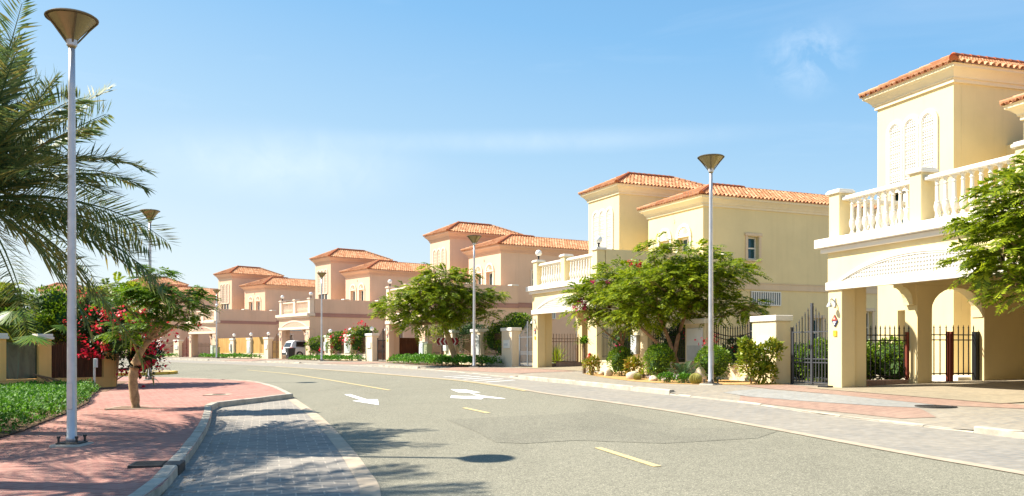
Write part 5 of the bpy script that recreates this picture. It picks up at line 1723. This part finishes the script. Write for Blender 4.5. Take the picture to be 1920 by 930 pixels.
bush("garden_shrub", lot3.pt(5.2, .8), (1, 1, 1), "dark shrub behind the brown railing next to the leaning trunk", "shrub", 66, 'leaf_dark', 2600, .13, .5,
     blobs=lot_blobs(lot3, [(5.6,.9,1.2,(1.0,.5,.8)), (6.6,.9,1.7,(.8,.5,.5)), (5.0,.9,1.9,(.8,.5,.5))]), corek=.7)
bush("garden_shrub", lot3.pt(1.8, .4), (1, 1, 1), "yellow green shrub above the chevron sign", "shrub", 67, 'leaf_yellow', 1300, .16, .5,
     blobs=lot_blobs(lot3, [(1.8,.5,1.7,(1.0,.5,.6)), (2.9,.5,2.2,(.7,.5,.5))]), corek=0, shell=.4)
bush("bougainvillea", lot4.pt(5, .4), (1, 1, 1), "red bougainvillea filling the railings between globe lamp pillars", "climber", 68, 'leaf_bush', 4600, .17, .5,
     blobs=lot_blobs(lot4, [(1.5,.4,1.1,(1.3,.45,.8)), (5.6,.4,1.1,(1.2,.45,.7)), (9.4,.4,1.2,(1.2,.45,.9)), (9.6,.4,2.0,(1.1,.4,.5)), (5.3,.5,1.8,(1.2,.4,.4))]),
     fl=[(lot4.pt(5.7,0,1.2),(1.6,.3,.8),150,'petal',.14), (lot4.pt(9.3,0,1.3),(1.6,.3,1.4),190,'petal',.14), (lot4.pt(7.7,.2,2.2),(1.6,.3,.3),60,'petal',.15), (lot4.pt(9.6,.3,2.75),(.6,.3,.3),50,'petal',.15), (lot4.pt(2.3,-.1,.65),(1.2,.3,.3),50,'petal',.15)], corek=.62)
bush("garden_shrub", hh(4, .9, 5.4, 0), (1, 1, 1), "dark shrub with pale flowers filling the far end of the terrace opening", "shrub", 69, 'leaf_dark', 2200, .2, .5,
     blobs=[(hh(4,.6,4.6,1.0),(1.2,.7,1.0)), (hh(4,2.2,5.4,1.1),(1.4,.6,1.1)), (hh(4,4.0,5.5,1.0),(1.2,.6,1.0))], fl=[(hh(4,2.0,4.6,1.9),(2.5,.6,.5),60,'petal_pale',.14)])
bush("garden_shrub", hh(4, .9, 3.0, 0), (.8, .6, .7), "rounded olive yellow bush under the terrace of the villa with bamboo screens", "bush", 70, 'leaf_yellow', 900, .16, .5)
bush("terrace_plant", hh(4, 5.6, .6, 3.9), (.3, .3, .9), "dry potted shrub on the terrace corner above the bamboo screen wall", "plant", 71, 'leaf_red', 160, .16, .5, corek=0, shell=.3)
date_palm((-11.0, 11.0, g(-11.0, 11.0)), 7.0, 50, 3.9, "tall date palm standing out of view on the left, shading the pavement", 27)

# ------------------------------------------------------------------ ochre garden wall on the left
WD = np.array([.6, .8]); WB = np.array([-12.52, 28.36])
root = empty("garden_wall", (WB[0], WB[1], .33), math.atan2(.8, .6))
m = MB()
m.box((-8.0, 0, -.8), (.47, .30, .36), 'leftwall')
m.box((-8.0, -.015, .363), (.10, .315, .40), 'leftwall')
m.build("low_wall", root)
for a, b in ((-5.45, -5.0), (-3.42, -2.99), (-2.03, -1.63), (.10, .47)):
    p = MB(); p.bbox((a, .005, .30), (b, .34, 1.62), 'leftwall', .008); po = p.build("pillar", root)
    if b < .4:
        c = MB(); c.bbox((a-.06, -.06, 1.62), (b+.06, .40, 1.70), 'white', .012); c.bbox((a-.035, -.035, 1.702), (b+.035, .375, 1.79), 'white', .012); c.build("cap", po)
for a, b, mt, nm in ((-2.99, -2.03, 'panel', 'glass_panel'), (-5.0, -3.42, 'panel', 'glass_panel'), (-1.63, .10, 'reed', 'reed_screen')):
    p = MB()
    if mt == 'reed':
        rr = random.Random(4)
        n = 46
        for k in range(n):
            x = a + .01 + (b-a-.02)*k/n
            p.lathe([(.019, .41), (.021, .9), (.018, 1.5+rr.uniform(-.05, .08))], (x+.018, .14+rr.uniform(-.01, .01), 0), 'reed', 6)
        p.box((a+.002, .165, .405), (b-.002, .18, 1.45), 'reed')
    else:
        p.box((a+.002, .12, .405), (b-.002, .15, 1.52), mt)
    p.build(nm, root)
m = MB(); m.prism([(.472, .005), (.60, .12), (.62, .5), (-.1, 4.4), (-.9, 8.2), (-1.2, 8.2), (-.42, 4.4), (.30, .5), (.30, .31), (.472, .31)], 'z', -.8, .95, 'leftwall'); m.build("corner_wall", root)
tag(root, "ochre garden wall with glass and reed panels behind the low hedge on the left", "garden wall")

root = empty("marker_post", (-12.0, 26.7, g(-12.0, 26.7)))
m = MB(); m.lathe([(.035, -.1), (.035, .98), (.03, 1.0)], (0, 0, 0), 'pole', 12); m.build("post", root)
m = MB(); m.bbox((.01, -.07, .72), (.10, .03, 1.0), 'meter', .01); m.build("junction_box", root)
tag(root, "short white post with a grey box in front of the ochre wall", "post")
m = MB(); m.bbox((-.24, -.1, 0), (.24, .1, .19), 'concrete', .02); m.bbox((-.2, -.06, .191), (.2, .06, .20), 'concrete', .004)
o = m.build("concrete_block"); o.location = (-12.35, 26.45, g(-12.3, 26.4)); o.rotation_euler = (0, 0, .5); tag(o, "grey concrete block lying by the foot of the ochre wall", "block")
m = MB(); rr = random.Random(8)
for k in range(9):
    a = Vector((0, 0, .55)); e = Vector((rr.uniform(.5, 1.5), rr.uniform(-.5, -.2), rr.uniform(.0, .15)))
    m.tube([a, a*.5+e*.5+Vector((0, -.05, rr.uniform(.02, .14))), e], [.014, .012, .005], 'bark2', 5)
o = m.build("dry_branches"); o.location = (-13.75, 26.45, .33); o.rotation_euler = (0, 0, .75); tag(o, "dry reddish branches hanging from the ochre wall over the hedge", "branches")

# ------------------------------------------------------------------ street furniture
root = empty("chevron_sign", (-1.92, 47.0, g(-1.92, 47.0)), R(-8))
m = MB(); m.bbox((-.56, -.012, 1.10), (.56, .012, 1.52), 'signwhite', .006); m.build("sign_board", root)
c = MB()
for x, dr in ((-.44, -1), (-.20, -1), (.03, -1), (.25, 1), (.47, 1)):
    hw = .075; k = .10*dr
    c.prism([(x-hw, 1.115), (x+hw, 1.115), (x+hw+k, 1.31), (x+hw, 1.505), (x-hw, 1.505), (x-hw+k, 1.31)], 'y', -.016, -.0125, 'signred')
c.build("chevron_marking", root)
for x in (-.30, .30):
    p = MB(); p.lathe([(.035, -.2), (.035, 1.09), (.035, 1.45)], (x, .05, 0), 'black', 10); p.build("post", root)
tag(root, "white sign with dark red chevrons behind the leaning flame tree", "road sign")

def cabinet(lot, s_, y, w, h, dep, mat, label, door=True):
    root = empty("utility_cabinet", lot.pt(s_, y), lot.rz)
    m = MB(); m.bbox((0, 0, .06), (w, dep, h), mat, .012); m.build("cabinet_body", root)
    m = MB(); m.box((-.02, -.02, -.2), (w+.02, dep+.02, .058), 'concrete'); m.build("plinth", root)
    m = MB(); m.bbox((-.025, -.03, h), (w+.025, dep+.02, h+.04), mat, .01); m.build("lid", root)
    d = MB(); d.bbox((.03, -.014, .12), (w/2-.006, -.001, h-.06), mat, .004); d.bbox((w/2+.006, -.014, .12), (w-.03, -.001, h-.06), mat, .004); do = d.build("door", root)
    k = MB(); k.box((w/2+.04, -.03, h*.5), (w/2+.07, -.015, h*.62), 'black')
    k.prism([(w*.32, h*.32), (w*.40, h*.32), (w*.36, h*.40)], 'y', -.018, -.0145, 'black')
    k.build("handle", do)
    for q in (h-.24, h-.34):
        v_ = MB(); v_.box((w*.66, -.018, q), (w*.86, -.0145, q+.05), 'black'); v_.build("vent", do)
    tag(root, label, "utility cabinet", "electric cabinets on the pavement")
cabinet(lot3, .42, -.55, .62, 1.24, .34, 'cab_white', "white electric cabinet beside the reed screen terrace")
cabinet(lot3, 1.16, -.50, .52, 1.12, .34, 'cab_green', "olive green cabinet next to the white one by the chevron sign")
cabinet(lot5, .55, -.75, .62, 1.30, .36, 'cab_pale', "pale cabinet behind the farthest street lamp")
cabinet(lot5, 1.45, -.70, .7, 1.10, .36, 'cab_green', "olive cabinet before the bamboo screens")

# number plaques on the terrace posts
for i in range(5):
    h = HOUSES[i]
    root = empty("number_plaque", hh(i, .29, 0, 0), -h[2])
    z = 1.75
    a = MB(); a.prism([(0, z-.16), (.115, z), (0, z+.16), (-.115, z)], 'y', -.03, -.004, 'plaqueblue'); a.build("plate", root)
    a = MB(); a.prism([(-.108, z+.01), (.108, z+.01), (0, z+.152)], 'y', -.036, -.031, 'plaquered'); a.build("red_half", root)
    a = MB()
    a.box((-.035, -.040, z+.045), (.035, -.0365, z+.058), 'signwhite'); a.box((-.007, -.040, z+.0585), (.007, -.0365, z+.10), 'signwhite')
    a.box((-.05, -.036, z-.05), (-.008, -.031, z-.015), 'signwhite'); a.box((.008, -.036, z-.05), (.05, -.031, z-.015), 'signwhite'); a.box((-.02, -.036, z-.10), (.02, -.031, z-.06), 'signwhite')
    a.build("emblem", root)
    tag(root, ["red and blue diamond plaque on the front post of the nearest villa", "red and blue diamond plaque on the post beside the silver grey gate", "diamond plaque on the terrace post beside the reed screen",
        "diamond plaque on the terrace post of the villa with the white car", "diamond plaque on the terrace post next to the farthest railings"][i], "plaque", "diamond plaques on terrace posts")
    a = MB(); a.bbox((-.06, -.025, z-.40), (.07, -.004, z-.25), 'plaqueyellow', .004); a.box((-.03, -.029, z-.345), (.04, -.0255, z-.315), 'ochre')
    if i < 3:
        o = a.build("yellow_plate"); o.location = root.location; o.rotation_euler = root.rotation_euler
        tag(o, ["small yellow plate under the plaque on the nearest villa", "small yellow plate under the plaque beside the silver grey gate", "small yellow plate on the post beside the reed screen"][i], "plate", "yellow plates under the plaques")

# car under the fourth terrace
def car(loc, rz, label):
    root = empty("parked_car", loc, rz)
    # side profile (y forward from the tail, z up), x across
    body = [(0.02,.38),(0,.55),(.03,.92),(.10,1.02),(4.2,.92),(4.42,.72),(4.45,.42),(4.3,.30),(.2,.28)]
    bm = bmesh.new()
    def loft(bm, prof, hw, inset):
        L_ = [bm.verts.new((-hw, y, z)) for y, z in prof]; R_ = [bm.verts.new((hw, y, z)) for y, z in prof]
        n = len(prof)
        bm.faces.new(L_[::-1]); bm.faces.new(R_)
        for i in range(n):
            bm.faces.new((L_[i], L_[(i+1) % n], R_[(i+1) % n], R_[i]))
    loft(bm, body, .88, 0)
    bmesh.ops.recalc_face_normals(bm, faces=list(bm.faces))
    bmesh.ops.bevel(bm, geom=list(bm.edges), offset=.07, segments=3, affect='EDGES', profile=.5)
    m = MB(); m.bm(bm, 'carwhite'); bo = m.build("body", root, smooth=True)
    cab = [(.08,1.0),(.30,1.50),(.55,1.62),(2.1,1.60),(2.5,1.50),(3.25,.98)]
    bm = bmesh.new(); loft(bm, cab, .80, 0)
    for v_ in bm.verts:
        if v_.co.z > 1.3: v_.co.x *= .84
    bmesh.ops.recalc_face_normals(bm, faces=list(bm.faces))
    bmesh.ops.bevel(bm, geom=list(bm.edges), offset=.06, segments=3, affect='EDGES', profile=.5)
    m = MB(); m.bm(bm, 'carwhite'); m.build("roof", root, smooth=True)
    m = MB(); m.prism([(-.62, 1.06), (.62, 1.06), (.54, 1.42), (-.54, 1.42)], 'y', 0, .02, 'carglass')
    o = m.build("rear_window", root); o.location = (0, .07, 0)
    for v_ in o.data.vertices: v_.co.y += (v_.co.z-1.06)*.46 - .0
    for s_ in (-1, 1):
        m = MB(); m.add([(s_*.80, .55, 1.06), (s_*.80, 2.95, 1.06), (s_*.70, 2.35, 1.48), (s_*.70, .62, 1.50), (s_*.815, .55, 1.06), (s_*.815, 2.95, 1.06), (s_*.715, 2.35, 1.48), (s_*.715, .62, 1.50)], [(4,5,6,7), (0,1,5,4), (1,2,6,5), (2,3,7,6), (3,0,4,7)], 'carglass'); m.build("side_window", root)
        m = MB(); m.bbox((s_*.80-.10, -.02, .80), (s_*.80+.09, .30, 1.0), 'red', .03); m.build("tail_light", root)
        for y in (.85, 3.5):
            m = MB(); m.lathe([(.20,-.11),(.32,-.10),(.34,-.06),(.34,.06),(.32,.10),(.20,.11)], (0,0,0), 'tyre', 24); w = m.build("wheel", root, smooth=True); w.location = (s_*.80, y, .34); w.rotation_euler = (0, R(90), 0)
            m = MB(); m.lathe([(.03,-.115),(.21,-.112),(.21,.112),(.03,.115)], (0,0,0), 'pole', 16); m.build("rim", w)
    m = MB(); m.bbox((-.80, -.06, .36), (.80, .10, .56), 'bin', .03); m.build("bumper", root)
    m = MB(); m.box((-.26, -.012, .72), (.26, -.001, .84), 'signwhite'); m.build("number_plate", root)
    tag(root, label, "car")
car(hh(3, 2.2, -.35, .03), -HOUSES[3][2], "white car parked nose in under the terrace, its tail showing")
root = empty("wheelie_bin", hh(3, 3.9, -.75, 0), -HOUSES[3][2])
m = MB(); vs = []
for z, w, d in ((.08, .23, .25), (.92, .29, .33)):
    vs += [(-w, -d, z), (w, -d, z), (w, d, z), (-w, d, z)]
m.add(vs, [(0,3,2,1),(4,5,6,7),(0,1,5,4),(1,2,6,5),(2,3,7,6),(3,0,4,7)], 'bin'); m.build("bin_body", root)
m = MB(); m.bbox((-.32, -.37, .922), (.32, .36, .99), 'bin', .025); m.build("lid", root)
for x in (-.24, .24):
    m = MB(); m.lathe([(.06, -.03), (.10, -.03), (.10, .03), (.06, .03)], (0, 0, 0), 'tyre', 14); w = m.build("wheel", root); w.location = (x, .30, .10); w.rotation_euler = (0, R(90), 0)
m = MB(); m.box((-.05, -.345, .42), (.05, -.325, .60), 'signwhite'); o = m.build("sticker", root)
tag(root, "dark wheelie bin standing behind the white car", "bin")

def manhole(loc, r, label, square=False):
    root = empty("manhole_cover", (loc[0], loc[1], G(*loc)+.004))
    m = MB()
    if square:
        m.bbox((-r*1.9, -r*1.9, -.05), (r*1.9, r*1.9, .006), 'edging', .003); m.build("surround", root); m = MB()
    m.lathe([(r, -.05), (r, .012), (r*.93, .014), (r*.92, .009), (.005, .009)], (0, 0, 0), 'cast', 36)
    c = m.build("cover", root)
    b = MB()
    n = int(r/.05)
    for i in range(-n, n+1):
        for j in range(-n, n+1):
            x, y = i*.05, j*.05
            if math.hypot(x, y) < r*.86 and (i+j) % 2 == 0:
                b.box((x-.017, y-.017, .008), (x+.017, y+.017, .014), 'cast')
    b.build("tread_pattern", c)
    tag(root, label, "manhole cover", "round iron covers set in the paving")
manhole((8.6, 16.4), .36, "round iron manhole cover in the paving before the nearest villa")
manhole((-7.25, 23.75), .18, "small round cover in a pale square on the red pavement", True)
root = empty("drain_grate", (-4.13, 10.92, G(-4.13, 10.92)+.004), R(10))
m = MB()
m.box((-.27, -.22, -.05), (.12, .22, .004), 'black')
for k in range(9):
    m.box((-.25, -.20+k*.048, .0045), (.10, -.20+k*.048+.022, .016), 'cast')
m.box((-.29, -.24, -.03), (-.255, .24, .017), 'cast'); m.box((-.254, .205, -.03), (.12, .24, .017), 'cast'); m.box((-.254, -.24, -.03), (.12, -.205, .017), 'cast')
m.build("grate", root)
m = MB(); m.bbox((.125, -.24, -.14), (.32, .24, .022), 'cast', .012); m.build("kerb_inlet", root)
tag(root, "cast iron drain grate and inlet set in the kerb of the parking bay", "drain")
# tree pit edging round the young flame tree
m = MB()
for a, b in (((-.62,-.42),(.62,-.36)), ((-.62,.36),(.62,.42)), ((-.62,-.357),(-.56,.357)), ((.56,-.357),(.62,.357))):
    m.box((*a, -.05), (*b, .012), 'edging')
o = m.build("tree_pit_edging"); o.location = (-7.85, 19.77, G(-7.85, 19.77)); o["kind"] = "structure"
m = MB(); m.box((-.558, -.355, -.05), (.558, .355, .006), 'dirt'); o = m.build("tree_pit_soil"); o.location = (-7.85, 19.77, G(-7.85, 19.77)); o["kind"] = "structure"
# odds and ends
m = MB(); m.lathe([(.10, 0), (.10, .02), (.075, .03), (.075, .30), (.09, .32), (.09, .35), (.075, .37), (.06, .44), (.02, .47)], (0, 0, 0), 'red', 14)  # small red thing of unclear kind, given a hydrant-like shape
m.tube([(-.12, 0, .27), (.12, 0, .27)], .035, 'red', 8)
o = m.build("red_object"); o.location = (4.2, 33.9, G(4.2, 33.9)+.32); tag(o, "small red object beside the dracaena at the far terrace post", "object")
m = MB(); m.lathe([(.05, -.2), (.05, .30), (.09, .31), (.09, .325)], (0, 0, 0), 'concrete', 12); o = m.build("red_object_base"); o.location = (4.2, 33.9, G(4.2, 33.9)); tag(o, "short concrete stub carrying the small red object", "base")
m = MB(); m.bbox((0, 0, 0), (1.25, .34, .22), 'brick_rose', .01); m.bbox((-.02, -.02, .221), (1.27, .36, .25), 'brick_rose', .005)
o = m.build("brick_step"); o.location = hh(1, .6, .95, .02); o.rotation_euler = (0, 0, -HOUSES[1][2]+R(60)); tag(o, "low brick step under the second cream terrace", "step")
m = MB(); m.bbox((-.20, -.10, 0), (.20, .10, .07), 'black', .02); m.bbox((-.19, -.08, -.03), (-.12, .08, .0), 'black', .005)
o = m.build("rubber_wedge"); o.location = hh(0, .12, -.17, .0); o.rotation_euler = (0, 0, -HOUSES[0][2]); tag(o, "black rubber wedge at the foot of the nearest terrace post", "wedge")

# fallen leaves blown along the kerb, the low hedge and the planted bed
rng = np.random.default_rng(77)
spots = []
for k in range(150):
    i = rng.integers(3, len(kerb_l)-1); p = np.array(kerb_l[i]) + rng.normal(size=2)*np.array([.12, .6]); spots.append((p[0]+.16, p[1], ROAD+.012))
for k in range(170):
    t = rng.random(); spots.append((-7.7-1.2*t+abs(rng.normal())*.5, 12.5+7.5*t+rng.normal()*.3, .012))
for k in range(120):
    p = np.array((4.2, 28.5)) + np.array((4.2, -5.0))*rng.random() + rng.normal(size=2)*.35; spots.append((p[0], p[1], .012))
P = np.array([(x, y, G(x, y)+dz) for x, y, dz in spots])
a = rng.random(len(P))*6.28
d = np.column_stack([np.cos(a), np.sin(a), .12*rng.random(len(P))]); w = np.column_stack([-np.sin(a), np.cos(a), 0*a])
m = MB(); m.quads(rhombs(P, d, w, .04+.04*rng.random(len(P)), .022+.02*rng.random(len(P))), 'bark')
tag(m.build("leaf_litter"), "dry brown leaves scattered along the kerb and beds", "leaf litter", None, "stuff")
